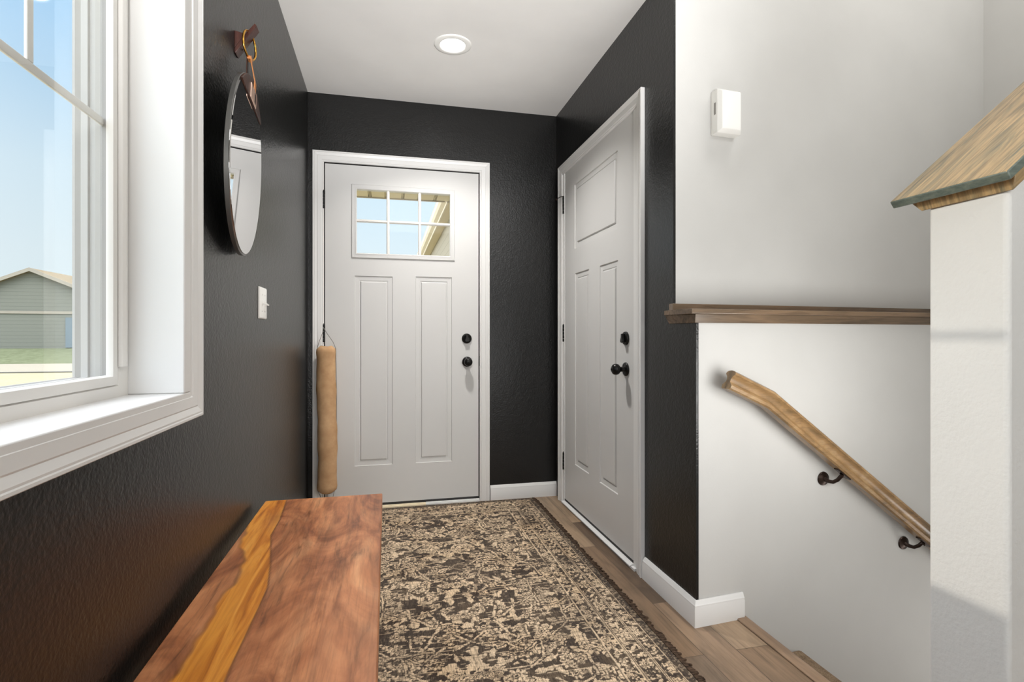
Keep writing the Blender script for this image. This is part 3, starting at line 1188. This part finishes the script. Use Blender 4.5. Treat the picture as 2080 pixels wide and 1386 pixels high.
top_e = math.sqrt((MR - 0.001) ** 2 - u_s ** 2)
rb = RC + Vector((0, 0, -0.0405))
X1 = Vector((1, 0, 0))
mb = strap(MB(), [(rb + Vector((0.0045, 0, 0.004)), X1), (rb + Vector((0.0046, 0.0, -0.012)), X1), (mp(u_s, top_e + 0.004, 0.0072), mn), (mp(u_s, top_e - 0.03, 0.0072), mn), (mp(u_s, 0.235, 0.0072), mn)], 0.026, 0.0022)
st = mb.build('strap', M['leather'], WM)
mb = strap(MB(), [(rb + Vector((-0.0075, 0, 0.004)), X1), (rb + Vector((-0.0072, 0.0, -0.012)), X1), (mp(u_s, top_e + 0.004, -0.0155), mn), (mp(u_s, top_e - 0.05, -0.0155), mn)], 0.026, 0.0022)
tag(mb.build('strap', M['leather_back'], WM), 'dark back of the strap')
mb = strap(MB(), [(rb + Vector((-0.0075, 0, 0.004)), X1), (rb + Vector((-0.004, 0, -0.0055)), X1)], 0.0255, 0.0105)
mb.build('strap_loop', M['leather'], WM)
pb = MB()
pc = (-0.004, 0.2185)
pb.prism([(-0.046, -0.022), (0.048, -0.022), (0.048, 0.020), (-0.046, 0.020)], lambda a, b, d: tuple(mp(pc[0] + a, pc[1] + b, d) - MC), 0.0068, 0.0095)
plt = pb.build('strap_plate', M['copper_plate'], WM, bevel=0.0008)
pb = MB()
pb.prism([(0.012, -0.014), (0.034, -0.014), (0.034, 0.014), (0.012, 0.014)], lambda a, b, d: tuple(mp(pc[0] + a, pc[1] + b, d) - MC), 0.0096, 0.0102)
pb.build('plate_slot', M['walnut'], plt)

# ------------------------------------------------------------------ draft stopper hanging from the entry door hinge
DS = empty('draft_stopper', (-0.334, 3.235, 0.13))
tag(DS, 'tan fabric draft stopper tube hanging from the entry door hinge', 'draft stopper')
random.seed(4)
mb = MB()
rs = []
n = 28
NS = 44
for i in range(NS + 1):
    t = i / NS
    z = 0.848 * t
    e_ = min(t, 1 - t) * 0.848
    r = 0.0535 * (1 - max(0, (0.035 - e_) / 0.035) ** 2.6 * 0.45)
    r *= 1 + 0.035 * math.sin(t * 19 + 1) + 0.02 * math.sin(t * 47)
    ox = 0.004 * math.sin(t * 5.5)
    ring = []
    for q in range(n):
        a = 2 * math.pi * q / n
        rr = r * (1 + 0.012 * math.sin(3 * a + t * 30))
        zz = z
        if i == NS:
            zz -= 0.010 * (math.cos(a) > -2) * abs(math.cos(a * 1.0 + 1.57)) ** 4 * 0.6
        ring.append((ox + rr * math.cos(a), rr * 0.92 * math.sin(a), zz))
    rs.append(ring)
mb.rings(rs)
mb.build('tube', M['burlap'], DS, smooth=80, bevel=0)
mb = MB()
hx, hy, hz = -0.024, 0.040, 0.955
mb.tube([(hx, hy - 0.008, hz), (-0.022, 0.0, 0.925), (-0.040, -0.015, 0.870), (-0.050, -0.02, 0.835)], 0.0016, 6)
mb.tube([(hx, hy - 0.008, hz), (0.0, 0.0, 0.920), (0.036, -0.015, 0.868), (0.050, -0.01, 0.83), (0.0535, 0.0, 0.55), (0.0525, 0.0, 0.30), (0.051, 0, 0.05), (0.034, 0.0, -0.025), (0.016, 0.0, -0.060)], 0.0016, 6)
mb.tube([(-0.045, -0.02, 0.02), (-0.032, 0, -0.025), (-0.016, 0.0, -0.060)], 0.0016, 6)
mb.tube([(-0.0, 0.03, 0.03), (-0.002, 0.03, -0.06)], 0.0016, 6)
mb.build('cord', M['cord'], DS, smooth=60)

# ------------------------------------------------------------------ bench
BX0, BX1, BY0, BY1, BZ = -0.420, -0.018, 0.42, 2.062, 0.441
SAP_R = [(2.080, -.3900)]


def unp(px, py, z):
    t = (px - 1040) / 1085.0
    dx, dy = math.sin(TH) + t * math.cos(TH), math.cos(TH) - t * math.sin(TH)
    s = (z - CAM_H) * 1085.0 / (684 - py)
    return (dx * s, dy * s)


right_px = [(1165, 130), (1120, 260), (1058, 370), (1055, 560), (1035, 730), (975, 870), (890, 1050), (800, 1240), (735, 1386)]
left_px = [(1020, 140), (930, 240), (865, 380), (852, 450), (880, 545), (840, 660), (720, 800), (640, 940), (600, 1020), (540, 1130), (460, 1240), (350, 1386)]
conv = lambda L: sorted([unp(240 + x / 3.414, 980 + y / 3.414, BZ)[::-1] for x, y in L])
rp = conv(right_px)
lp = conv(left_px)
BN = empty('bench', (BX0, BY0, 0))
tag(BN, 'reddish brown wooden bench with a golden streak along the black wall', 'bench')


def bench_material():
    k = NT('sheesham_bench_wood')
    at = k.n('ShaderNodeAttribute', attribute_name='sapwood')
    sap = at.outputs['Fac']
    tc = k.n('ShaderNodeTexCoord')
    # grain flows around the streak
    wob = k.noise(k.coord((3, 1.3, 3)), 1.5, 3, 0.5)
    c1 = k.coord((34, 3.4, 34), (0, 0, math.radians(-7)))
    n1 = k.noise(c1, 1.0, 5, 0.62, 1.3)
    c2 = k.coord((6, 2.2, 6), (0, 0, math.radians(-10)))
    n2 = k.noise(c2, 1.2, 5, 0.6, 1.6)
    c3 = k.coord((220, 9, 220))
    n3 = k.noise(c3, 1.0, 3, 0.6)
    brown = k.ramp(n2, [(0.32, lin((118, 66, 40))), (0.45, lin((164, 102, 64))), (0.57, lin((192, 128, 85))), (0.72, lin((208, 150, 106)))])
    dk = k.ramp(n1, [(0.33, g(0.42)), (0.43, g(0.85)), (0.55, g(1.0)), (0.75, g(1.12))])
    brown = k.mix(0.75, brown, dk, 'MULTIPLY')
    n5 = k.noise(k.coord((11, 1.6, 11), (0, 0, math.radians(-18))), 1.0, 4, 0.65, 2.0)
    brown = k.mix(0.8, brown, k.ramp(n5, [(0.34, g(0.68)), (0.5, g(1.02)), (0.66, g(1.2))]), 'MULTIPLY')
    fine = k.ramp(n3, [(0.35, g(0.72)), (0.5, g(1.0))])
    brown = k.mix(0.6, brown, fine, 'MULTIPLY')
    c4 = k.coord((30, 2.0, 30), (0, 0, math.radians(-15)))
    n4 = k.noise(c4, 1.0, 4, 0.6, 1.2)
    gold = k.ramp(n4, [(0.30, lin((140, 74, 22))), (0.44, lin((196, 118, 34))), (0.56, lin((222, 148, 56))), (0.8, lin((236, 172, 88)))])
    gold = k.mix(0.3, gold, fine, 'MULTIPLY')
    at2 = k.n('ShaderNodeAttribute', attribute_name='seam')
    col = k.mix(sap, brown, gold)
    col = k.mix(at2.outputs['Fac'], col, lin((72, 38, 22)))
    at3 = k.n('ShaderNodeAttribute', attribute_name='tone')
    col = k.mix(k.math('MULTIPLY', at3.outputs['Fac'], 0.4), col, lin((176, 116, 86)))
    k.set(col, 0.36, spec=0.5)
    k.bump(n3, 0.12, 0.0004)
    return k.m


M['bench'] = bench_material()
# top: fine grid with the streak stored as attributes
nx, ny = 135, 330
xs = np.linspace(BX0, BX1, nx)
ys = np.linspace(BY0, BY1, ny)
mb = MB()
th_ = 0.040
verts = []
for j in range(ny):
    for i in range(nx):
        verts.append((xs[i] - BX0, ys[j] - BY0, BZ))
faces = []
for j in range(ny - 1):
    for i in range(nx - 1):
        a = j * nx + i
        faces.append((a, a + 1, a + nx + 1, a + nx))
# border loop
loop = [i for i in range(nx)] + [j * nx + nx - 1 for j in range(1, ny)] + [(ny - 1) * nx + i for i in range(nx - 2, -1, -1)] + [j * nx for j in range(ny - 2, 0, -1)]
edge_rings = [(0.0025, -0.0022), (0.0032, -0.006), (0.0032, -th_ + 0.004), (0.001, -th_)]
prev = loop
ctr = ((BX1 - BX0) / 2, (BY1 - BY0) / 2)
for out, dz in edge_rings:
    cur = []
    for q in loop:
        x, y, z = verts[q]
        ox = -out if x < 1e-6 else (out if x > (BX1 - BX0) - 1e-6 else 0)
        oy = -out if y < 1e-6 else (out if y > (BY1 - BY0) - 1e-6 else 0)
        cur.append(len(verts))
        verts.append((x + ox, y + oy, BZ + dz))
    m = len(loop)
    for q in range(m):
        faces.append((prev[q], cur[q], cur[(q + 1) % m], prev[(q + 1) % m]))
    prev = cur
faces.append(tuple(prev[::-1]))
me = bpy.data.meshes.new('seat_top')
me.from_pydata(verts, [], faces)
top = bpy.data.objects.new('seat_top', me)
COL.objects.link(top)
top.parent = BN
me.materials.append(M['bench'])
for p in me.polygons:
    p.use_smooth = True
me.set_sharp_from_angle(angle=math.radians(40))
V = np.array(verts)
Yw, Xw = V[:, 1] + BY0, V[:, 0] + BX0
rng = np.random.default_rng(3)
jit = 0.0035 * np.sin(Yw * 37) + 0.002 * np.sin(Yw * 91 + 1.0)
xr = np.interp(Yw, [p[0] for p in rp], [p[1] for p in rp])
xl = np.interp(Yw, [p[0] for p in lp], [p[1] for p in lp])
# carry the streak on past the part the photograph shows
near = Yw < rp[0][0]
xr = np.where(near, rp[0][1] + (rp[0][0] - Yw) * -0.03, xr)
xl = np.where(near, lp[0][1] + (lp[0][0] - Yw) * -0.02, xl)
sm = lambda d, w: np.clip(0.5 + d / w, 0, 1)
sap = sm(xr - Xw, 0.004) * sm(Xw - (xl + jit), 0.012)
knot = np.exp(-(((Xw + 0.352) / 0.028) ** 2 + ((Yw - 1.86) / 0.10) ** 2))
sap = sap * (1 - 0.55 * knot)
seam = np.exp(-((Xw - xr - 0.001) / 0.0022) ** 2) * 0.75
seam = np.maximum(seam, np.exp(-((Xw - xl - jit + 0.002) / 0.004) ** 2) * 0.35)
# second board joint nearer the front edge
p2 = conv([(1470, 760), (1440, 860), (1415, 960), (1390, 1100), (1350, 1240), (1318, 1386)])
x2 = np.interp(Yw, [p[0] for p in p2], [p[1] for p in p2])
msk = (Yw < p2[-1][0] + 0.01)
seam = np.maximum(seam, np.where(msk, np.exp(-((Xw - x2) / 0.0016) ** 2) * 0.35, 0))
tone = np.where(msk & (Xw > x2), 0.35, 0.0)
for nm, arr in (('sapwood', sap), ('seam', seam), ('tone', tone)):
    a = me.attributes.new(nm, 'FLOAT', 'POINT')
    a.data.foreach_set('value', arr.astype(np.float32))
for y0 in (0.47, 1.47):
    MB().box(0.075, 0.372, y0, y0 + 0.045, 0.0096, BZ - th_ - 0.0005).build('leg', M['bench'], BN, bevel=0.003)
MB().box(0.18, 0.222, 0.516, 1.469, 0.30, 0.36).build('stretcher', M['bench'], BN, bevel=0.002)

# ------------------------------------------------------------------ rug
RX0, RX1, RYN, RYF = -0.352, 0.905, 0.87, 3.268
RZ = 0.008
RG = empty('rug', ((RX0 + RX1) / 2, (RYN + RYF) / 2, 0))
tag(RG, 'dark brown and cream floral rug on the hallway floor', 'rug')
res = 0.003
nx = int(round((RX1 - RX0) / res)) + 1
ny = int(round((RYF - RYN) / res)) + 1
gx = np.linspace(RX0, RX1, nx)
gy = np.linspace(RYN, RYF, ny)
X, Y = np.meshgrid(gx, gy)
rng = np.random.default_rng(11)


def vnoise(cell, seed):
    r = np.random.default_rng(seed)
    cx, cy = cell
    gw, gh = int((RX1 - RX0) / cx) + 3, int((RYF - RYN) / cy) + 3
    T = r.random((gh, gw))
    fx, fy = (X - RX0) / cx, (Y - RYN) / cy
    ix, iy = fx.astype(int), fy.astype(int)
    tx, ty = fx - ix, fy - iy
    tx, ty = tx * tx * (3 - 2 * tx), ty * ty * (3 - 2 * ty)
    return (T[iy, ix] * (1 - tx) + T[iy, ix + 1] * tx) * (1 - ty) + (T[iy + 1, ix] * (1 - tx) + T[iy + 1, ix + 1] * tx) * ty


X0_, Y0_ = X.copy(), Y.copy()
X = X0_ + 0.010 * (vnoise((0.035, 0.03), 21) - 0.5) + 0.005 * (vnoise((0.009, 0.009), 22) - 0.5)
Y = Y0_ + 0.010 * (vnoise((0.03, 0.035), 23) - 0.5) + 0.005 * (vnoise((0.009, 0.009), 24) - 0.5)
P = np.zeros_like(X)          # 1 = cream, 0 = dark


def put(mask, v):
    P[mask] = v


def local(x, y, pad):
    i0, i1 = max(0, int((x - pad - RX0) / res)), min(nx, int((x + pad - RX0) / res) + 2)
    j0, j1 = max(0, int((y - pad - RYN) / res)), min(ny, int((y + pad - RYN) / res) + 2)
    return slice(j0, j1), slice(i0, i1)


def flower(x, y, r, petals=6, ph=0.0, ring=True):
    s = local(x, y, r * 1.4)
    if s[0].stop <= s[0].start or s[1].stop <= s[1].start:
        return
    dx, dy = X[s] - x, Y[s] - y
    d = np.hypot(dx, dy)
    a = np.arctan2(dy, dx)
    edge = r * (0.80 + 0.22 * np.cos(petals * (a + ph)))
    sub = P[s]
    sub[d < edge * 1.22] = 0.0
    sub[d < edge] = 1.0
    if ring:
        sub[(d < r * 0.44) & (d > r * 0.30)] = 0.1
    sub[d < r * 0.16] = 0.0
    gapm = (np.abs(np.sin(petals * (a + ph) / 2)) > 0.975) & (d > r * 0.45)
    sub[gapm & (d < edge)] = 0.25


def stroke(pts, w, v=1.0, outline=0.004):
    for (x0, y0), (x1, y1) in zip(pts[:-1], pts[1:]):
        cx, cy = (x0 + x1) / 2, (y0 + y1) / 2
        L = math.hypot(x1 - x0, y1 - y0)
        s = local(cx, cy, L / 2 + w + outline + 0.004)
        if s[0].stop <= s[0].start or s[1].stop <= s[1].start:
            continue
        dx, dy = X[s] - x0, Y[s] - y0
        t = np.clip((dx * (x1 - x0) + dy * (y1 - y0)) / max(L * L, 1e-9), 0, 1)
        d = np.hypot(dx - t * (x1 - x0), dy - t * (y1 - y0))
        sub = P[s]
        sub[d < w / 2 + outline] = 1 - v
        sub[d < w / 2] = v


def leaf(x, y, L, w, ang, v=1.0):
    s = local(x, y, L)
    if s[0].stop <= s[0].start or s[1].stop <= s[1].start:
        return
    dx, dy = X[s] - x, Y[s] - y
    a = dx * math.cos(ang) + dy * math.sin(ang)
    b = -dx * math.sin(ang) + dy * math.cos(ang)
    m = np.abs(b) < w / 2 * (1 - (a / (L / 2)) ** 2)
    sub = P[s]
    sub[m & (np.abs(a) < L / 2)] = v


# field: speckled ground of small scrolls
base = vnoise((0.030, 0.026), 1) * 0.68 + vnoise((0.010, 0.011), 2) * 0.32
P[:] = (base > 0.585).astype(float)
B = 0.208
fx0, fx1, fy0, fy1 = RX0 + B, RX1 - B, RYN + B, RYF - B
mx = (RX0 + RX1) / 2
my = (RYN + RYF) / 2


def sym(fn, x, y):
    for sx in (1, -1):
        for sy_ in (1, -1):
            fn(mx + sx * x, my + sy_ * y, sx, sy_)


hw, hh = (fx1 - fx0) / 2, (fy1 - fy0) / 2
for q in range(150):
    x, y = rng.random() * hw, rng.random() * hh
    L, w, a, v = 0.03 + 0.06 * rng.random(), 0.012 + 0.02 * rng.random(), rng.random() * math.pi, float(rng.random() > 0.5)
    sym(lambda X_, Y_, sx, sy_: leaf(X_, Y_, L, w, math.atan2(math.sin(a) * sy_, math.cos(a) * sx), v), x, y)
for q in range(95):
    x, y = rng.random() * hw, rng.random() * hh
    r, n_ = 0.014 + 0.019 * rng.random(), int(rng.integers(5, 9))
    sym(lambda X_, Y_, sx, sy_: flower(X_, Y_, r, n_, 0.3), x, y)
# lattice of angular cream lines
for q in range(24):
    x, y = rng.random() * hw, rng.random() * hh
    pts = [(x, y)]
    a = rng.choice([0, 0.7, 1.57, 2.4, -0.7])
    for s_ in range(int(rng.integers(2, 4))):
        L = 0.05 + 0.09 * rng.random()
        x, y = x + L * math.cos(a), y + L * math.sin(a)
        pts.append((x, y))
        a += rng.choice([0.75, -0.75, 1.2])
    w = 0.006 + 0.005 * rng.random()
    for sx in (1, -1):
        for sy_ in (1, -1):
            stroke([(mx + sx * px, my + sy_ * py) for px, py in pts], w)
for q in range(70):
    x, y = rng.random() * hw, rng.random() * hh
    r = 0.005 + 0.004 * rng.random()

    def dot(X_, Y_, sx, sy_):
        s = local(X_, Y_, r)
        d = np.hypot(X[s] - X_, Y[s] - Y_)
        P[s][d < r] = 0.0
    sym(dot, x, y)
# borders; E = distance to the nearest edge
X, Y = X0_ * 0.75 + X * 0.25, Y0_ * 0.75 + Y * 0.25
E = np.minimum.reduce([X0_ - RX0, RX1 - X0_, Y0_ - RYN, RYF - Y0_])
bn = vnoise((0.012, 0.014), 5) * 0.6 + vnoise((0.006, 0.006), 6) * 0.4
put(E < B, 0.0)
m = (E < B) & (bn > 0.55)
put(m, 1.0)
keepP = P.copy()
for (e0, e1, rr, stepv, pet) in ((0.040, 0.080, 0.0135, 0.036, 4), (0.086, 0.146, 0.027, 0.088, 8), (0.152, 0.205, 0.015, 0.042, 5)):
    mid = (e0 + e1) / 2
    for side in range(4):
        L = (RYF - RYN) if side < 2 else (RX1 - RX0)
        nn_ = int((L - 2 * mid) / stepv)
        for q in range(nn_ + 1):
            t = mid + (L - 2 * mid) * q / nn_
            if side == 0:
                p = (RX0 + mid, RYN + t)
            elif side == 1:
                p = (RX1 - mid, RYN + t)
            elif side == 2:
                p = (RX0 + t, RYN + mid)
            else:
                p = (RX0 + t, RYF - mid)
            if pet == 8 and q % 2:
                leaf(p[0], p[1], 0.055, 0.030, math.pi / 2 if side < 2 else 0, 0.0)
                leaf(p[0], p[1], 0.040, 0.012, math.pi / 4, 1.0)
            else:
                flower(p[0], p[1], rr * (0.85 + 0.25 * rng.random()), pet, rng.random(), pet != 4)
for e0, w in ((0.036, 0.0038), (0.080, 0.0032), (0.086, 0.0032), (0.1445, 0.0034), (0.151, 0.0034), (0.206, 0.0036)):
    put(np.abs(E - e0) < w / 2 + 0.0026, 0.0)
    put(np.abs(E - e0) < w / 2 + 0.0004, 1.0)
put(E < 0.033, 0.0)
X, Y = X0_, Y0_
# worn, striated weave: short streaks along the width and the length
sx_ = vnoise((0.045, 0.0032), 7)
sy2 = vnoise((0.0032, 0.05), 8)
wear = vnoise((0.16, 0.13), 9)
wear2 = vnoise((0.05, 0.05), 10)
P = np.where(sx_ > 0.74, P * 0.42 + 0.05, P)
P = np.where(sy2 > 0.76, P * 0.5 + 0.03, P)
sy3 = vnoise((0.0032, 0.02), 31)
P = np.where((sy3 < 0.18) & (E > 0.036), P * 0.8 + 0.16, P)
P = np.where(E < 0.033, 0.30 * (vnoise((0.006, 0.005), 33) > 0.6), P)
P = np.where((sx_ < 0.16) & (E > 0.036), 0.75 * (P < 0.5) + P * (P >= 0.5), P)
dim = np.clip((wear - 0.55) * 3.0, 0, 1) * np.clip((wear2 - 0.35) * 2.5, 0, 1)
P = P * (1 - 0.62 * dim)
P = np.clip(P, 0, 1)
me = bpy.data.meshes.new('pile')
nv = nx * ny
hgt = RZ + 0.0012 * P
co = np.stack([X - (RX0 + RX1) / 2, Y - (RYN + RYF) / 2, hgt], -1).reshape(-1, 3).astype(np.float32)
idx = (np.arange(ny - 1)[:, None] * nx + np.arange(nx - 1)[None, :]).reshape(-1)
quads = np.stack([idx, idx + 1, idx + nx + 1, idx + nx], -1).astype(np.int32)
me.vertices.add(nv)
me.vertices.foreach_set('co', co.reshape(-1))
me.loops.add(quads.size)
me.loops.foreach_set('vertex_index', quads.reshape(-1))
me.polygons.add(len(quads))
me.polygons.foreach_set('loop_start', np.arange(0, quads.size, 4, dtype=np.int32))
me.update(calc_edges=True)
me.validate()
a = me.attributes.new('pattern', 'FLOAT', 'POINT')
a.data.foreach_set('value', P.reshape(-1).astype(np.float32))
k = NT('woven_rug')
at = k.n('ShaderNodeAttribute', attribute_name='pattern')
c1 = k.coord((420, 30, 1))
c2 = k.coord((22, 520, 1))
n1 = k.noise(c1, 1.0, 2, 0.6)
n2 = k.noise(c2, 1.0, 2, 0.6)
n3 = k.noise(k.coord(), 5, 3, 0.6)
lightc = k.ramp(n3, [(0.3, lin((208, 181, 148))), (0.7, lin((224, 201, 172)))])
darkc = k.ramp(n3, [(0.3, lin((62, 50, 42))), (0.5, lin((74, 65, 58))), (0.7, lin((98, 84, 70)))])
col = k.mix(at.outputs['Fac'], darkc, lightc)
f = k.ramp(n1, [(0.36, g(0.42)), (0.54, g(1.12))])
f2 = k.ramp(n2, [(0.36, g(0.5)), (0.54, g(1.08))])
col = k.mix(0.75, col, f, 'MULTIPLY')
col = k.mix(0.6, col, f2, 'MULTIPLY')
k.set(col, 0.9, spec=0.15)
k.bump(k.math('ADD', n1, n2), 0.35, 0.0015)
M['rug'] = k.m
me.materials.append(M['rug'])
rug_o = bpy.data.objects.new('pile', me)
COL.objects.link(rug_o)
rug_o.parent = RG
rug_o['label'] = 'flat-woven floral field and borders'
mb = MB()
w2, l2 = (RX1 - RX0) / 2, (RYF - RYN) / 2
mb.box(-w2, w2, -l2, l2, 0.0006, RZ - 0.0004)
k = NT('dark_rug_edge')
n1 = k.noise(k.coord((60, 260, 60)), 1.0, 3, 0.6)
k.set(k.ramp(n1, [(0.35, lin((36, 29, 25))), (0.65, lin((92, 74, 60)))]), 0.95, spec=0.1)
M['rug_edge'] = k.m
mb.build('rug_backing', M['rug_edge'], RG)
random.seed(8)
for sx in (-1, 1):
    mb = MB()
    y = -l2 + 0.004
    while y < l2 - 0.004:
        L = 0.010 + 0.016 * random.random()
        dy = random.uniform(-0.007, 0.007)
        wv = random.uniform(0.0035, 0.0055)
        z1 = random.uniform(0.002, 0.006)
        x0 = sx * (w2 - 0.006)
        x1 = sx * (w2 + L * (1.0 if sx > 0 else 0.6))
        xm = (x0 + x1) / 2
        mb.rings([[(x0, y - wv, 0.004), (x0, y + wv, 0.004), (x0, y + wv, 0.0105), (x0, y - wv, 0.0105)],
                  [(xm, y - wv + dy * 0.4, 0.0012), (xm, y + wv + dy * 0.4, 0.0012), (xm, y + wv + dy * 0.4, 0.0095), (xm, y - wv + dy * 0.4, 0.0095)],
                  [(x1, y - wv * 0.5 + dy, 0.0012), (x1, y + wv * 0.5 + dy, 0.0012), (x1, y + wv * 0.5 + dy, z1), (x1, y - wv * 0.5 + dy, z1)]])
        y += random.uniform(0.005, 0.0085)
    mb.build('fringe', M['rug_edge'], RG)

# ------------------------------------------------------------------ outdoors
k = NT('dry_grass_ground')
n1 = k.noise(k.coord(), 0.6, 6, 0.7)
n2 = k.noise(k.coord(), 14, 4, 0.7)
k.set(k.mix(0.4, k.ramp(n1, [(0.35, lin((140, 132, 106))), (0.65, lin((160, 150, 124)))]), k.ramp(n2, [(0.3, lin((130, 124, 84))), (0.7, lin((222, 206, 168)))])), 0.95, spec=0.1)
M['ground'] = k.m
M['concrete'] = paint('sunlit_concrete', (150, 141, 122), 0.9, 0.1, 20)
M['asphalt'] = paint('dark_curb', (92, 88, 78), 0.9)  # plain dark colour of the curb
k = NT('green_lawn')
n1 = k.noise(k.coord(), 3.0, 6, 0.75)
k.set(k.ramp(n1, [(0.3, lin((92, 96, 70))), (0.7, lin((118, 122, 94)))]), 0.95, spec=0.1)
M['lawn'] = k.m


def siding(name, rgb, pitch):
    k = NT(name)
    tc = k.n('ShaderNodeTexCoord')
    sp_ = k.n('ShaderNodeSeparateXYZ')
    k.l(tc.outputs['Object'], sp_.inputs[0])
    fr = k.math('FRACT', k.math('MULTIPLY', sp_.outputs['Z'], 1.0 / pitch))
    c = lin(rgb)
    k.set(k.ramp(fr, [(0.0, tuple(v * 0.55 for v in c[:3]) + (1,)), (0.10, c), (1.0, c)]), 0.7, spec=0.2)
    k.bump(fr, 0.6, 0.01)
    return k.m


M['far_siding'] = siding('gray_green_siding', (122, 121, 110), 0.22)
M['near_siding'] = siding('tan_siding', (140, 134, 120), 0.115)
k = NT('brown_shingles')
n1 = k.noise(k.coord((6, 30, 6)), 1.0, 5, 0.7)
k.set(k.ramp(n1, [(0.3, lin((120, 106, 84))), (0.7, lin((160, 143, 116)))]), 0.9, spec=0.1)
M['shingle'] = k.m
M['fascia'] = paint('cream_fascia', (204, 196, 182), 0.5)
M['gutter'] = paint('tan_gutter', (150, 140, 124), 0.5)

GZ = -0.45
mb = MB().box(-70, 40, 3.6, 90, GZ - 0.2, GZ)
mb.box(-70, -0.62, -30, 3.6, GZ - 0.2, GZ)
struct('ground', mb, M['ground'])


def unpz(px, py, z):
    return unp(px, py, z)


mb = MB().box(-60, 10, 26.0, 33.5, GZ + 0.005, GZ + 0.03)
struct('road', mb, M['concrete'])
mb = MB().box(-60, 10, 25.6, 25.99, GZ + 0.005, GZ + 0.035)
tag(struct('curb', mb, M['asphalt']), None)
mb = MB()
mb.add([(-60, 33.5, GZ + 0.01), (10, 33.5, GZ + 0.01), (10, 37.5, 0.30), (-60, 37.5, 0.30), (-60, 60, 0.5), (10, 60, 0.5), (-60, 33.5, GZ - 0.1), (10, 33.5, GZ - 0.1), (-60, 60, GZ - 0.1), (10, 60, GZ - 0.1)],
       [(0, 1, 2, 3), (3, 2, 5, 4), (0, 6, 7, 1), (4, 5, 9, 8), (6, 8, 9, 7), (0, 3, 4, 8, 6), (1, 7, 9, 5, 2)])
struct('lawn', mb, M['lawn'])

# house across the street: ridge runs away from us, gable wall in shade
HS = empty('house', (-20.95, 38.0, 0.0))
tag(HS, 'gray green gabled house with a tan roof seen through the left window', 'house')
PK, PXX, HW_, PIT = 5.18, 0.0, 5.2, 0.43
ez = PK - HW_ * PIT
mb = MB()
mb.prism([(-HW_ + 0.35, -0.35), (HW_ - 0.35, -0.35), (HW_ - 0.35, ez + 0.05), (0, PK - 0.12), (-HW_ + 0.35, ez + 0.05)], lambda a, b, d: (a, d, b), 0.3, 11.0)
mb.build('wall', M['far_siding'], HS)
mb = MB()
mb.prism([(-HW_, ez), (0, PK), (HW_, ez), (HW_, ez - 0.16), (0, PK - 0.16), (-HW_, ez - 0.16)], lambda a, b, d: (a, d, b), 0.0, 11.3)
mb.build('roof', M['shingle'], HS)
mb = MB()
mb.prism([(-HW_ - 0.02, ez + 0.02), (0, PK + 0.02), (HW_ + 0.02, ez + 0.02), (HW_ + 0.02, ez - 0.2), (0, PK - 0.2), (-HW_ - 0.02, ez - 0.2)], lambda a, b, d: (a, d, b), -0.05, -0.005)
mb.build('rake_board', M['gutter'], HS)
MB().box(-HW_ + 0.35, HW_ - 0.35, 0.24, 0.295, 2.42, 2.58).build('belly_band', M['gutter'], HS)
mb = MB().box(1.75, 2.7, 0.22, 0.295, 0.35, 2.2)
dr = mb.build('house_door', paint('blue_gray_door', (104, 116, 122), 0.5), HS)

# porch roof edge and garage wing seen through the entry door window
M['soffit'] = paint('beige_soffit', (190, 178, 150), 0.6)
PS = empty('porch_roof', (0.0, 3.47, 2.60))
tag(PS, 'beige porch soffit seen through the top of the entry door window', 'porch roof')
mb = MB()
x = -0.72
while x < 3.2:
    mb.prism([(x + 0.004, 0.0), (x + 0.012, 0.008), (x + 0.012, 0.02), (x + 0.168, 0.02), (x + 0.168, 0.008), (x + 0.176, 0.0), (x + 0.176, 0.02), (x + 0.18, 0.02), (x + 0.18, 0.025), (x, 0.025), (x, 0.02), (x + 0.004, 0.02)],
             lambda a, b, d: (a, d, b), 0.0, 2.74)
    mb.box(x + 0.018, x + 0.162, 0.0, 2.74, 0.001, 0.0195)
    x += 0.18
mb.build('soffit', M['soffit'], PS)
MB().box(-0.72, 0.66, 2.74, 2.77, -0.008, 0.20).build('porch_fascia', M['gutter'], PS)
mb = MB().prism([(0, 0.026), (2.765, 0.026), (2.765, 0.205), (0, 0.9)], lambda a, b, d: (d, a, b), -0.72, 3.2)
mb.build('porch_shingles', M['shingle'], PS)

GA = empty('garage', (0.70, 6.26, 0))
tag(GA, 'tan sided garage wing with a cream gutter seen through the entry door window', 'garage')
ZE = 2.60
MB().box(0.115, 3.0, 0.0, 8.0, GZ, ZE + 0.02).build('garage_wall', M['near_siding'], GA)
MB().box(0.0, 0.115, 0.0, 8.0, ZE, ZE + 0.015).build('eave_soffit', M['soffit'], GA)
mb = MB().box(-0.012, 0.0, 0.0, 8.02, ZE - 0.01, ZE + 0.14)
mb.build('garage_fascia', M['fascia'], GA)
mb = MB().prism([(-0.012, 0.02), (-0.060, 0.03), (-0.085, 0.06), (-0.085, 0.11), (-0.092, 0.12), (-0.012, 0.12)], lambda a, b, d: (a, d, ZE + b), 0.0, 8.02)
mb.build('gutter', M['fascia'], GA)
mb = MB().prism([(-0.02, ZE + 0.141), (3.0, ZE + 1.5), (3.0, ZE + 0.141)], lambda a, b, d: (a, d, b), 0.0, 8.0)
mb.build('garage_shingles', M['shingle'], GA)
